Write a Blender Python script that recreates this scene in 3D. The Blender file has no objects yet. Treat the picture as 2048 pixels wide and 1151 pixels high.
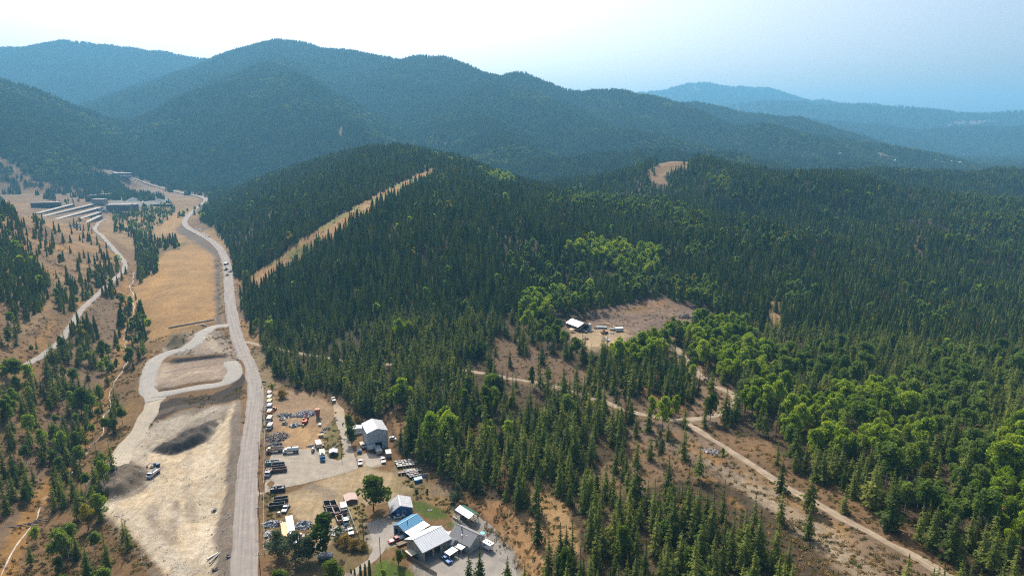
import bpy, bmesh, math, random
import numpy as np
from mathutils import Vector, Matrix
random.seed(7); RNG = np.random.default_rng(7)
sc = bpy.context.scene
PI = math.pi
# ------------------------------------------------------------------ camera, sky, sun, exposure
CAM_H, FPX, PITCH = 150.0, 1364.0, math.radians(12.6)
cam = bpy.data.objects.new('camera', bpy.data.cameras.new('camera')); sc.collection.objects.link(cam)
cam.location = (0, 0, CAM_H); cam.rotation_euler = (PI/2 - PITCH, 0, 0)
cam.data.sensor_width = 36; cam.data.lens = FPX/2048*36
cam.data.clip_start = 1; cam.data.clip_end = 60000
sc.camera = cam
SUN_EL, SUN_AZ = math.radians(47), math.radians(-17)      # azimuth from +Y towards +X
world = bpy.data.worlds.new('World'); sc.world = world; world.use_nodes = True
wn = world.node_tree.nodes; wl = world.node_tree.links
sky = wn.new('ShaderNodeTexSky'); sky.sky_type = 'NISHITA'; sky.sun_disc = False
sky.sun_elevation = SUN_EL; sky.sun_rotation = SUN_AZ
sky.altitude = 700; sky.air_density = 0.8; sky.dust_density = 9.5; sky.ozone_density = 1.0
wn['Background'].inputs['Strength'].default_value = 0.15
wl.new(sky.outputs['Color'], wn['Background'].inputs['Color'])
sun = bpy.data.objects.new('sun', bpy.data.lights.new('sun', 'SUN')); sc.collection.objects.link(sun)
sun.data.energy = 5.0; sun.data.angle = math.radians(0.5); sun.data.color = (1.0, 0.93, 0.83)
sd = Vector((math.sin(SUN_AZ)*math.cos(SUN_EL), math.cos(SUN_AZ)*math.cos(SUN_EL), math.sin(SUN_EL)))
sun.rotation_euler = sd.to_track_quat('Z', 'Y').to_euler(); sun.location = (-100, 100, 400)
sc.view_settings.view_transform = 'Standard'; sc.view_settings.look = 'None'
sc.view_settings.exposure = 0.34; sc.view_settings.gamma = 1.0; sc.view_settings.use_curve_mapping = False
sc.render.engine = 'CYCLES'
cy = sc.cycles
cy.use_denoising = False; cy.filter_width = 1.2; cy.max_bounces = 5; cy.diffuse_bounces = 2; cy.glossy_bounces = 2
cy.transmission_bounces = 3; cy.volume_bounces = 0; cy.transparent_max_bounces = 6
HAZE_DENSITY = 1.08e-4; HAZE_COLOR = (0.23, 0.63, 1.0)

# ------------------------------------------------------------------ pixel <-> world
CP, SP = math.cos(PITCH), math.sin(PITCH)
def ray(px, py):
    u = (np.asarray(px, float)-1024)/FPX; v = (575.5-np.asarray(py, float))/FPX
    return u, CP+v*SP, -SP+v*CP
def project(X, Y, Z):
    dz = Z-CAM_H
    d = Y*CP - dz*SP; up = Y*SP + dz*CP
    d = np.maximum(d, 1e-3)
    return 1024+FPX*X/d, 575.5-FPX*up/d
def at_z(px, py, z=0.0):
    u, c, s = ray(px, py); t = (z-CAM_H)/s
    return u*t, c*t

# ------------------------------------------------------------------ value noise
_tab = np.random.default_rng(11).random((256, 256))
def vn(x, y, sc_=1.0, seed=0):
    x = np.asarray(x, float)/sc_+seed*17.31+1000; y = np.asarray(y, float)/sc_+seed*9.17+1000
    xi = np.floor(x).astype(int); yi = np.floor(y).astype(int)
    fx = x-xi; fy = y-yi; fx = fx*fx*(3-2*fx); fy = fy*fy*(3-2*fy)
    a = _tab[xi & 255, yi & 255]; b = _tab[(xi+1) & 255, yi & 255]
    c = _tab[xi & 255, (yi+1) & 255]; d = _tab[(xi+1) & 255, (yi+1) & 255]
    return (a*(1-fx)+b*fx)*(1-fy)+(c*(1-fx)+d*fx)*fy
def fbm(x, y, s, o=4, seed=0):
    r = 0; a = 1; t = 0
    for i in range(o):
        r = r+a*vn(x, y, s, seed+i*3); t += a; a *= .5; s = s/2.07
    return r/t
def sstep(a, b, x):
    t = np.clip((x-a)/(b-a), 0, 1); return t*t*(3-2*t)

# ------------------------------------------------------------------ terrain: near strings (column, row, height) lofted by azimuth
TH = 11.0
rows = []
def row(pts): rows.append(('z', pts))
def rowD(pts): rows.append(('D', pts))
row([(-500,1500,6),(0,1500,-9),(300,1500,-4),(490,1500,0),(900,1500,0),(1100,1500,8),(2048,1500,24),(2500,1500,26)])
row([(-400,1151,8),(0,1151,-8),(100,1151,-9),(200,1151,-7),(300,1151,-4),(440,1151,-3),(480,1151,0),(600,1151,0),(980,1151,0),(1045,1151,1),(1110,1151,8),(1250,1151,12),(1400,1151,15),(1700,1151,22),(2048,1151,25),(2400,1151,28)])
row([(-400,1000,16),(0,1000,-5),(90,1000,-10),(180,1000,-7),(230,1000,-4),(440,1000,-4),(480,1000,0),(600,1000,0),(900,1000,0),(960,1000,2.5),(1010,1000,7),(1100,1000,10),(1250,1000,14),(1400,1000,17),(1700,1000,22),(2048,1000,23),(2400,1000,26)])
row([(-400,900,28),(0,900,2),(100,900,-6),(170,900,-8.5),(225,900,-5),(270,900,-4),(440,900,-4),(482,900,0),(600,900,0),(780,900,0.5),(860,900,4),(1000,900,9),(1100,900,13),(1250,900,17),(1400,900,19),(1700,900,20),(2048,900,18),(2400,900,20)])
row([(-400,800,38),(0,800,9),(100,800,0),(205,800,-7.5),(250,800,-3),(290,800,1),(440,800,0.5),(488,800,0),(640,800,0.5),(740,800,4),(850,800,9),(1000,800,13),(1250,800,18),(1400,800,19),(1550,800,17),(1700,800,14),(1850,800,10),(2048,800,7),(2400,800,8)])
row([(-400,740,42),(0,740,13),(90,740,8),(160,740,1),(225,740,-6.5),(262,740,-2),(300,740,2.2),(430,740,2.2),(482,740,1),(520,740,0.5),(600,740,2),(720,740,8),(850,740,13),(1000,740,16),(1250,740,19),(1400,740,18),(1550,740,15),(1700,740,10),(1850,740,6),(2048,740,2),(2400,740,2)])
row([(-400,680,48),(0,680,21),(110,680,12),(180,680,3),(258,680,-5.5),(290,680,-3),(328,680,4.5),(430,680,3.5),(460,680,1),(500,680,1.5),(560,680,5),(700,680,13),(850,680,18),(1000,680,20),(1250,680,20.5),(1400,680,18),(1550,680,12),(1700,680,7),(1850,680,0),(2048,680,-4),(2400,680,-6)])
row([(-400,600,58),(0,600,32),(100,600,22),(190,600,9),(250,600,0),(262,600,-3),(285,600,3),(330,600,7),(430,600,6),(460,600,2),(482,600,4),(540,600,12),(600,600,17),(700,600,24),(850,600,30),(1000,600,29),(1250,600,25),(1400,600,22),(1550,600,16),(1700,600,9),(1850,600,-3),(2048,600,-10),(2400,600,-12)])
row([(-400,540,66),(0,540,42),(100,540,32),(190,540,16),(250,540,3),(268,540,-1),(300,540,6),(420,540,7),(452,540,3),(470,540,3),(500,540,14),(600,540,28),(700,540,38),(850,540,44),(1000,540,42),(1250,540,35),(1400,540,32),(1550,540,26),(1700,540,17),(1850,540,6),(2048,540,-6),(2400,540,-8)])
row([(-400,480,75),(0,480,52),(60,480,42),(120,480,29),(180,480,14),(240,480,4),(275,480,1),(300,480,6),(400,480,6),(430,480,4),(462,480,14),(520,480,32),(600,480,45),(700,480,56),(850,480,62),(1000,480,60),(1250,480,50),(1400,482,46),(1550,492,40),(1650,500,28),(1750,500,22),(1850,480,18),(2048,480,6),(2400,480,4)])
row([(-400,430,85),(0,430,68),(60,445,50),(110,460,36),(160,465,18),(210,450,5),(280,430,4),(370,440,5),(410,440,6),(440,440,16),(500,425,40),(600,400,66),(700,380,84),(745,370,88),(850,370,90),(930,380,86),(1000,390,80),(1100,410,74),(1250,425,64),(1400,440,56),(1550,468,46),(1650,488,33),(1750,470,27),(1850,455,24),(2048,440,22),(2400,440,18)])
rowD([(-400,390,900),(0,402,800),(60,424,840),(110,442,880),(160,458,930),(210,436,1250),(280,412,1380),(370,415,1380),(425,412,1400),(500,362,1440),(600,330,1380),(700,300,1290),(745,290,1260),(800,290,1220),(850,299,1180),(930,320,1080),(1000,348,1010),(1100,378,930),(1180,386,900),(1250,394,880),(1400,418,820),(1550,453,770),(1650,480,735),(1750,445,880),(1850,430,980),(2048,418,1080),(2400,410,1100)])
def rowA(pts): rows.append(('A', pts))        # (column, distance, height)
rowA([(-400,1150,40),(0,1000,25),(110,1050,12),(210,1400,6),(370,1560,8),(425,1650,8),(500,1640,15),(600,1600,28),(745,1520,55),(850,1430,60),(930,1330,60),(1100,1180,50),(1250,1080,40),(1400,1000,34),(1550,950,26),(1650,920,24),(1750,1080,6),(1850,1180,4),(2048,1280,2),(2400,1300,2)])
rowA([(-400,1700,30),(0,1500,14),(210,1750,8),(425,2000,12),(600,2000,16),(850,1900,30),(1100,1700,36),(1400,1400,40),(1650,1400,34),(1850,1700,30),(2048,1800,30),(2400,1800,30)])
rowA([(-400,3000,25),(400,3000,20),(1000,3000,20),(1700,3000,15),(2400,3000,10)])
rowA([(-400,12000,10),(2400,12000,10)])
S_GRID = np.linspace(-1.5, 1.5, 1201)
YR, ZR = [], []
_ker = np.exp(-0.5*(np.arange(-24, 25)/8.0)**2); _ker /= _ker.sum()
for kind, pts in rows:
    S, Yv, Zv = [], [], []
    for p in pts:
        if kind == 'z':
            X, Y = at_z(p[0], p[1], p[2]); Z = p[2]
        elif kind == 'D':
            u, c, s = ray(p[0], p[1]); Y = p[2]; X = u/c*Y; Z = CAM_H+s/c*Y-0.85*TH
        else:
            u, c, s = ray(p[0], 400); Y = p[1]; X = u/c*Y; Z = p[2]
        S.append(X/Y); Yv.append(Y); Zv.append(Z)
    yy = np.interp(S_GRID, S, Yv); zz = np.interp(S_GRID, S, Zv)
    pad = lambda a: np.convolve(np.pad(a, 24, mode='edge'), _ker, 'valid')
    k2 = _ker if kind != 'z' else _ker
    YR.append(pad(yy)); ZR.append(pad(zz))
YR = np.array(YR); ZR = np.array(ZR)
for k in range(1, len(YR)):
    YR[k] = np.maximum(YR[k], YR[k-1]+12)
def near_z(X, Y):
    s = np.clip(X/np.maximum(Y, 1), -1.49, 1.49); f = (s+1.5)/3*1200
    i = np.clip(f.astype(int), 0, 1199); w = f-i
    n = len(YR)
    ys = [YR[k][i]*(1-w)+YR[k][i+1]*w for k in range(n)]
    zs = [ZR[k][i]*(1-w)+ZR[k][i+1]*w for k in range(n)]
    ms = []
    for k in range(n):
        if k == 0 or k == n-1: ms.append((zs[1]-zs[0])/(ys[1]-ys[0]) if k == 0 else 0*zs[0]); continue
        d0 = (zs[k]-zs[k-1])/(ys[k]-ys[k-1]); d1 = (zs[k+1]-zs[k])/(ys[k+1]-ys[k])
        ms.append(np.where(d0*d1 > 0, 2*d0*d1/(d0+d1+1e-12*np.sign(d0+d1)), 0))
    out = np.where(Y <= ys[0], zs[0], zs[-1])
    for k in range(n-1):
        h = ys[k+1]-ys[k]; t = (Y-ys[k])/h; m = (t >= 0) & (t < 1)
        t = np.clip(t, 0, 1); t2 = t*t; t3 = t2*t
        v = (2*t3-3*t2+1)*zs[k]+(t3-2*t2+t)*h*ms[k]+(-2*t3+3*t2)*zs[k+1]+(t3-t2)*h*ms[k+1]
        out = np.where(m, v, out)
    return out
# far ridges: (slope, [(column, row, distance) ...]) each falls off either side of its crest line
RIDGES = [
 (.42, [(-500,90,2100),(-200,110,2200),(0,160,2450),(60,182,2500),(120,216,2560),(180,247,2640),(250,287,2700),(290,312,2780)]),
 (.45, [(-500,100,5200),(-250,100,5200),(0,101,5200),(60,95,5200),(130,85,5200),(220,95,5200),(320,106,5200),(380,119,5200),(430,124,5200),(520,120,5200)]),
 (.42, [(130,88,5100),(200,185,4300),(248,240,3700)]),
 (.42, [(320,108,5100),(300,180,4500),(262,240,4000)]),
 (.40, [(437,122,4700),(480,108,4500),(530,94,4300),(560,86,4150),(620,93,4050),(700,104,3900),(760,121,3750),(800,121,3650),(850,117,3550),(880,121,3500),(960,152,3400),(1000,157,3350),(1030,152,3350),(1080,170,3350),(1120,181,3350),(1180,187,3300),(1230,187,3250),(1290,193,3150),(1350,213,3000),(1400,229,2900),(1445,247,2850),(1500,250,2800),(1530,246,2750),(1600,264,2750),(1700,282,2750),(1873,306,2750)]),
 (.46, [(437,123,4600),(390,148,4200),(341,174,3900),(290,204,3700),(239,236,3500)]),
 (.48, [(262,288,2600),(297,262,2650),(341,238,2700),(410,201,2750),(478,163,2800),(520,146,2850),(560,147,2820),(590,157,2700),(614,173,2600),(665,217,2400),(700,240,2250),(750,277,2050),(790,300,1900)]),
 (.45, [(530,147,2850),(550,118,3400),(560,90,4050)]),
 (.42, [(860,120,3500),(800,180,3200),(830,230,2800),(860,262,2500)]),
 (.40, [(985,158,3300),(971,161,3050),(1044,177,2900),(1113,211,2700),(1181,245,2500),(1232,262,2400),(1300,273,2300),(1380,290,2200)]),
 (.40, [(971,161,3000),(960,215,2600),(985,262,2200),(1020,290,1950)]),
 (.40, [(1180,189,3250),(1250,235,2900),(1347,262,2600)]),
 (.30, [(1180,262,2450),(1250,272,2400),(1330,284,2350),(1406,293,2300),(1523,310,2250),(1640,319,2200),(1750,326,2200)]),
 (.30, [(1000,322,1800),(1150,312,1750),(1300,304,1800),(1450,308,1850)]),
 (.34, [(1250,190,3900),(1320,201,3850),(1406,214,3800),(1484,230,3700),(1540,236,3650),(1581,239,3600),(1620,251,3550),(1700,273,3500),(1790,296,3450)]),
 (.26, [(1530,255,5600),(1580,248,5500),(1620,244,5400),(1698,249,5400),(1795,257,5400),(1873,261,5400),(1940,257,5400),(1990,254,5400),(2048,252,5400),(2350,240,5400)]),
 (.28, [(1380,225,7000),(1437,219,7000),(1523,205,7000),(1640,209,7000),(1720,213,7000),(1795,217,7000),(1912,224,7000),(1990,228,7000),(2048,225,7000),(2350,215,7000)]),
 (.34, [(1180,196,9200),(1270,189,9200),(1328,183,9200),(1367,175,9200),(1384,167,9200),(1406,167,9200),(1428,173,9200),(1460,173,9200),(1484,171,9200),(1510,174,9200),(1540,184,9200),(1581,196,9200),(1640,210,9200)]),
 (.26, [(1560,213,8400),(1612,203,8400),(1640,202,8400),(1679,209,8400),(1737,209,8400),(1787,217,8400)]),
 # low forested hills right of the near hill
 (.22, [(1180,352,1180),(1250,352,1180),(1295,338,1170),(1345,328,1150),(1385,326,1130),(1430,322,1120),(1500,327,1120),(1560,338,1120),(1640,348,1110),(1700,362,1080),(1760,380,1040),(1834,400,1000),(1900,420,960)]),
 (.24, [(1650,356,1500),(1690,348,1500),(1760,346,1500),(1850,350,1550),(1950,352,1600),(2010,345,1620),(2048,340,1650),(2300,330,1700)]),
]
FROZEN = []
for slope, pts in RIDGES:
    P = []
    for (px, py, D) in pts:
        u, c, s = ray(px, py); P.append((u/c*D, D, CAM_H+s/c*D-0.85*TH))
    FROZEN.append((slope, np.array(P)))
def far_z(X, Y, base):
    wx = X+(fbm(X, Y, 420, 3, 5)-.5)*110*sstep(1300, 2600, Y); wy = Y+(fbm(X, Y, 420, 3, 9)-.5)*110*sstep(1300, 2600, Y)
    out = base.copy()
    for slope, P in FROZEN:
        best = np.full(X.shape, -1e9)
        for a, b in zip(P[:-1], P[1:]):
            dx, dy = b[0]-a[0], b[1]-a[1]; L2 = dx*dx+dy*dy
            t = np.clip(((X-a[0])*dx+(Y-a[1])*dy)/L2, 0, 1)
            t2 = np.clip(((wx-a[0])*dx+(wy-a[1])*dy)/L2, 0, 1)
            d0 = np.hypot(X-(a[0]+t*dx), Y-(a[1]+t*dy))
            d1 = np.hypot(wx-(a[0]+t2*dx), wy-(a[1]+t2*dy))
            w = sstep(0, 260, d0); d = d0*(1-w)+d1*w
            d = np.sqrt(d*d+(0.02*a[1]/2)**2)-0.02*a[1]/2
            h = a[2]+t*(b[2]-a[2])-slope*d
            best = np.maximum(best, h)
        k = np.maximum(10, 0.006*Y)       # smooth maximum
        hh = np.clip(0.5+0.5*(best-out)/k, 0, 1)
        out = out*(1-hh)+best*hh+k*hh*(1-hh)*0.55
    return out
# ------------------------------------------------------------------ the grid
def axis(lo_f, hi_f, step, lo, hi, g):
    a = list(np.arange(lo_f, hi_f, step)); s = step
    x = a[-1]
    while x < hi: s = s*(1+g); x += s; a.append(x)
    s = step; x = a[0]; b = []
    while x > lo: s = s*(1+g); x -= s; b.append(x)
    return np.array(b[::-1]+a)
GX = axis(-205, 130, 1.3, -11500, 11500, .0125)
GY = axis(178, 420, 1.3, 40, 11000, .0115)
MX, MY = np.meshgrid(GX, GY)      # [iy, ix]
base = near_z(MX.ravel(), MY.ravel()).reshape(MX.shape)
GZ = far_z(MX, MY, base)
steep = sstep(500, 2600, MY)
rid = 1-np.abs(2*fbm(MX, MY, 470, 4, 21)-1)
GZ += (rid-.62)*(58*sstep(1400, 3000, MY))*sstep(40, 160, GZ)
hillm = sstep(6, 22, np.abs(base-0))*(1-sstep(1500, 2500, MY))
GZ += (fbm(MX, MY, 70, 4, 31)-.5)*9*hillm*sstep(450, 800, MY)
rg = sstep(60, 320, MX)*sstep(520, 800, MY)*(1-sstep(1300, 2300, MY)); rr_ = 1-np.abs(2*fbm(MX*.8+MY*.5, MY*.8-MX*.5, 210, 3, 27)-1)
GZ += (rr_-.66)*46*rg
GZ += (fbm(MX, MY, 26, 3, 41)-.5)*1.6*hillm
def bil(A, X, Y):
    X = np.asarray(X, float); Y = np.asarray(Y, float)
    i = np.clip(np.searchsorted(GX, X)-1, 0, len(GX)-2); j = np.clip(np.searchsorted(GY, Y)-1, 0, len(GY)-2)
    u = np.clip((X-GX[i])/(GX[i+1]-GX[i]), 0, 1); v = np.clip((Y-GY[j])/(GY[j+1]-GY[j]), 0, 1)
    return (A[j, i]*(1-u)+A[j, i+1]*u)*(1-v)+(A[j+1, i]*(1-u)+A[j+1, i+1]*u)*v
def hz(X, Y): return bil(GZ, X, Y)
def ground_at(px, py, ymax=12000, ymin=120):
    """march the pixel's ray to the terrain -> world x, y, z"""
    u, c, s = ray(px, py)
    Yt = np.exp(np.linspace(math.log(ymin), math.log(ymax), 1500))
    Xt = u/c*Yt; Zt = CAM_H+s/c*Yt; g = hz(Xt, Yt)
    k = np.argmax(Zt < g)
    if not (Zt < g).any(): k = len(Yt)-1
    if k > 0:
        a = (Zt-g)[k-1]; b = (Zt-g)[k]; t = a/(a-b) if a != b else 0
        Y = Yt[k-1]+(Yt[k]-Yt[k-1])*t
    else: Y = Yt[0]
    X = float(u/c*Y)
    return X, float(Y), float(hz(X, Y))
def G(px, py, **k): return ground_at(px, py, **k)
def line_world(pts, **k): return [G(*p, **k) for p in pts]
def resample(P, step):
    P = np.array(P)[:, :2]
    # Catmull-Rom then even spacing
    Q = []
    n = len(P)
    for i in range(n-1):
        p0 = P[max(i-1, 0)]; p1 = P[i]; p2 = P[i+1]; p3 = P[min(i+2, n-1)]
        for t in np.linspace(0, 1, 14, endpoint=False):
            Q.append(.5*((2*p1)+(-p0+p2)*t+(2*p0-5*p1+4*p2-p3)*t*t+(-p0+3*p1-3*p2+p3)*t**3))
    Q.append(P[-1]); Q = np.array(Q)
    L = np.r_[0, np.cumsum(np.hypot(*(Q[1:]-Q[:-1]).T))]
    m = max(2, int(L[-1]/step)+1); l = np.linspace(0, L[-1], m)
    return np.c_[np.interp(l, L, Q[:, 0]), np.interp(l, L, Q[:, 1])]
def smooth1(a, n):
    k = np.ones(n)/n; return np.convolve(np.pad(a, n//2, mode='edge'), k, 'valid')[:len(a)]
def dist_polyline(X, Y, P):
    """distance to polyline and index fraction"""
    bd = np.full(X.shape, 1e9); bi = np.zeros(X.shape)
    for k in range(len(P)-1):
        a, b = P[k], P[k+1]; dx, dy = b-a; L2 = dx*dx+dy*dy+1e-9
        t = np.clip(((X-a[0])*dx+(Y-a[1])*dy)/L2, 0, 1)
        d = np.hypot(X-a[0]-t*dx, Y-a[1]-t*dy); m = d < bd
        bd[m] = d[m]; bi[m] = k+t[m]
    return bd, bi
def flatten_along(P, zc, w, sh, lower=.12):
    x0, x1 = P[:, 0].min()-w-sh-40, P[:, 0].max()+w+sh+40; y0, y1 = P[:, 1].min()-w-sh-40, P[:, 1].max()+w+sh+40
    i0, i1 = np.searchsorted(GX, [x0, x1]); j0, j1 = np.searchsorted(GY, [y0, y1])
    X = MX[j0:j1, i0:i1]; Y = MY[j0:j1, i0:i1]
    m = np.zeros(X.shape, bool)
    Pc = P[::max(1, len(P)//120)]; 
    d, bi = dist_polyline(X, Y, P[::3] if len(P) > 12 else P)
    bi = bi*(3 if len(P) > 12 else 1)
    zz = np.interp(bi, np.arange(len(zc)), zc)
    cell = 0.012*np.maximum(Y-400, 0)
    a = 1-sstep(w+cell, w+sh+cell*1.5, d)
    Z = GZ[j0:j1, i0:i1]
    Z[:] = Z*(1-a)+(zz-lower-cell*.03)*a
def in_poly(px, py, poly):
    poly = np.asarray(poly, float); r = np.zeros(np.shape(px), bool)
    x1, y1 = poly[-1]
    for x2, y2 in poly:
        c = ((y1 > py) != (y2 > py)) & (px < (x2-x1)*(py-y1)/((y2-y1) if y2 != y1 else 1e-9)+x1)
        r ^= c; x1, y1 = x2, y2
    return r
def edge_dist(px, py, poly):
    poly = np.asarray(poly, float); bd = np.full(np.shape(px), 1e9)
    a = poly[-1]
    for b in poly:
        dx, dy = b-a; L2 = dx*dx+dy*dy+1e-9
        t = np.clip(((px-a[0])*dx+(py-a[1])*dy)/L2, 0, 1)
        bd = np.minimum(bd, np.hypot(px-a[0]-t*dx, py-a[1]-t*dy)); a = b
    return bd
# level ground under the yards, and the dumped heaps on the gravel pad
def world_poly(pts, **k): return np.array([G(*p, **k)[:2] for p in pts])
def shape_ground(pts, fn, margin=6, **k):
    W = world_poly(pts, **k)
    x0, y0 = W.min(0)-margin*2; x1, y1 = W.max(0)+margin*2
    i0, i1 = np.searchsorted(GX, [x0, x1]); j0, j1 = np.searchsorted(GY, [y0, y1])
    X = MX[j0:j1, i0:i1]; Y = MY[j0:j1, i0:i1]
    ins = in_poly(X, Y, W); d = edge_dist(X, Y, W); sd = np.where(ins, d, -d)
    GZ[j0:j1, i0:i1] = fn(X, Y, sd, GZ[j0:j1, i0:i1])
def level(z, soft=5): return lambda X, Y, sd, Z: Z+(z-Z)*sstep(-soft, 0.3, sd)
def heap(h, r=7, nz=.9): return lambda X, Y, sd, Z: Z+sstep(0, r, sd)*h*(.75+.5*fbm(X, Y, 9, 3, 77))+sstep(0, 3, sd)*nz*(1-np.abs(2*vn(X*.5+Y, Y*.6-X*.35, 3.2, 4)-1)-.5)
def level_mean(soft=5):
    def f(X, Y, sd, Z):
        m = sd > 0; z = Z[m].mean() if m.any() else Z.mean()
        return Z+(z-Z)*sstep(-soft, .3, sd)
    return f
YARD = [(520,985),(528,780),(600,776),(660,805),(690,812),(705,845),(770,842),(790,900),(830,930),(845,960),(820,980),(905,1000),(960,1050),(985,1090),(1040,1150),(1045,1200),(515,1200),(512,1060)]
shape_ground(YARD, level(0.0, 4))
shape_ground([(300,708),(322,700),(460,722),(468,742),(450,764),(400,772),(320,785),(303,770)], level(2.4, 3))
shape_ground([(1135,648),(1180,632),(1300,640),(1262,690),(1170,700)], level_mean(6))
shape_ground([(296,903),(335,880),(380,858),(425,840),(437,846),(434,862),(412,884),(380,898),(340,910)], heap(3.6, 5, 2.0))
shape_ground([(166,975),(190,948),(230,930),(262,922),(290,932),(296,946),(282,968),(250,990),(210,998),(180,996)], heap(3.2, 6, 1.5))
shape_ground([(330,690),(345,672),(368,668),(378,680),(360,694)], heap(3.2, 7, .4))
shape_ground([(335,724),(350,717),(400,712),(455,708),(452,713),(400,719),(350,725)], heap(-2.4, 3, .2))
ROADS = {}
def road_path(name, pts, width, step=3.0, sh=6, sm=15, zfix=None, pre=None):
    W = [G(*p) for p in pts] if pre is None else pre
    P = resample(W, step)
    if name == 'creek':
        q = np.arange(len(P)); P = P+np.c_[vn(q, q*0, 3.1, 3)-.5, vn(q, q*0, 4.3, 5)-.5]*4.5
    z = smooth1(hz(P[:, 0], P[:, 1]), sm)
    if zfix is not None: z = z*0+zfix
    flatten_along(P, z, width/2, sh)
    ROADS[name] = (P, z, width)
    return P, z

road_path('main_road', [(482,1320),(486,1220),(489,1151),(490,1080),(492,1020),(493,985),(499,900),(505,850),(511,800),(509,765),(500,735),(487,705),(475,675),(466,640),(460,600),(457,560),(454,532),(447,510),(435,492),(415,477),(395,466),(378,457),(369,447),(372,437),(385,424),(398,412),(409,405),(410,398),(398,393),(375,388),(345,382),(318,374),(290,366),(262,356),(243,350),(225,343),(205,338)], 8.4, step=3, sh=7, sm=21)
for nm, pts, w in [
 ('pad_road', [(458,652),(440,652),(420,656),(403,668),(392,684),(370,697),(340,705),(318,715),(303,732),(296,752),(294,772),(302,790),(312,800)], 8.5),
 ('pad_rim_road', [(303,792),(330,786),(360,780),(400,774),(440,768),(463,758),(467,738),(461,722)], 8.0),
 ('pad_ramp', [(318,788),(305,810),(295,830),(284,852),(268,878),(248,905),(232,930)], 8.0),
 ('valley_track', [(-60,765),(0,745),(40,735),(80,712),(120,682),(142,650),(160,622),(190,594),(215,570),(243,545),(250,528),(240,512),(222,492),(205,473),(190,458),(196,447),(212,439)], 4.5),
 ('forest_track', [(472,683),(500,685),(530,692),(600,706),(695,722),(730,725),(860,732),(980,748),(1018,757),(1060,762),(1100,770),(1150,784),(1200,800),(1260,822),(1310,832),(1368,845),(1420,875),(1500,925),(1560,965),(1650,1015),(1750,1070),(1850,1125),(1960,1190)], 3.2),
 ('creek', [(270,545),(262,575),(268,610),(262,640),(252,665),(250,690),(256,712),(245,735),(232,760),(220,790),(205,858),(178,890),(165,905),(155,922),(140,945),(124,958),(104,972),(96,985),(88,1005),(75,1025),(71,1035),(60,1050),(40,1080),(25,1120),(-10,1180)], .4),
 ('clearing_track', [(1352,842),(1400,835),(1440,828),(1468,812),(1476,798),(1461,786),(1430,772),(1402,752),(1380,728),(1352,694),(1320,685),(1260,690)], 3.8),
]:
    road_path(nm, pts, w, step=3, sh=4, sm=9)
print('main z', ROADS['main_road'][1][::40])
# ------------------------------------------------------------------ objects: helpers
COL = sc.collection
def node_mat(name, color, rough=.8, spec=.3, metal=0, noise=None, bump=None, alpha=None):
    m = bpy.data.materials.new(name); m.use_nodes = True
    nt = m.node_tree; b = nt.nodes['Principled BSDF']
    b.inputs['Base Color'].default_value = (*color, 1); b.inputs['Roughness'].default_value = rough
    b.inputs['Metallic'].default_value = metal
    b.inputs['Specular IOR Level'].default_value = spec
    if noise:
        s, amt = noise
        tc = nt.nodes.new('ShaderNodeTexCoord'); n = nt.nodes.new('ShaderNodeTexNoise')
        n.inputs['Scale'].default_value = s; n.inputs['Detail'].default_value = 6; n.inputs['Roughness'].default_value = .65
        nt.links.new(tc.outputs['Object'], n.inputs['Vector'])
        mr = nt.nodes.new('ShaderNodeMapRange'); mr.inputs['From Min'].default_value = .3; mr.inputs['From Max'].default_value = .7
        mr.inputs['To Min'].default_value = 1-amt; mr.inputs['To Max'].default_value = 1+amt
        nt.links.new(n.outputs['Fac'], mr.inputs['Value'])
        mx = nt.nodes.new('ShaderNodeVectorMath'); mx.operation = 'SCALE'; mx.inputs[0].default_value = color
        nt.links.new(mr.outputs['Result'], mx.inputs['Scale']); nt.links.new(mx.outputs[0], b.inputs['Base Color'])
        if bump:
            bp = nt.nodes.new('ShaderNodeBump'); bp.inputs['Strength'].default_value = bump; bp.inputs['Distance'].default_value = .3
            nt.links.new(n.outputs['Fac'], bp.inputs['Height']); nt.links.new(bp.outputs[0], b.inputs['Normal'])
    return m
def link_mesh(name, V, F, mats, parent=None, mi=None, smooth=False):
    me = bpy.data.meshes.new(name); me.from_pydata([tuple(v) for v in V], [], [tuple(f) for f in F]); me.update()
    for m in (mats if isinstance(mats, (list, tuple)) else [mats]): me.materials.append(m)
    if mi is not None: me.polygons.foreach_set('material_index', np.array(mi, dtype=np.int32))
    if smooth: me.polygons.foreach_set('use_smooth', np.ones(len(me.polygons), bool))
    o = bpy.data.objects.new(name, me); COL.objects.link(o)
    if parent is not None: o.parent = parent
    return o
def tag(o, label=None, cat=None, group=None, kind=None):
    if label: o['label'] = label
    if cat: o['category'] = cat
    if group: o['group'] = group
    if kind: o['kind'] = kind
    return o
# region of the valley floor, left and below this line the land is open; beyond it is forest
OPEN_LAND = [(-900,300),(-300,300),(0,312),(34,330),(68,360),(112,369),(170,379),(218,382),(250,384),(238,358),(212,350),(175,338),(190,332),(256,343),(307,367),(341,378),(427,386),(424,402),(407,424),(400,440),(430,457),(459,501),(471,554),(486,560),(486,592),(490,632),(516,664),(519,680),(532,727),(548,752),(566,770),(636,783),(662,796),(690,800),(722,835),(775,838),(792,905),(850,935),(872,955),(905,990),(940,985),(975,998),(1010,1012),(1040,1060),(1075,1110),(1090,1151),(1100,1500),(-900,1500)]
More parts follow.
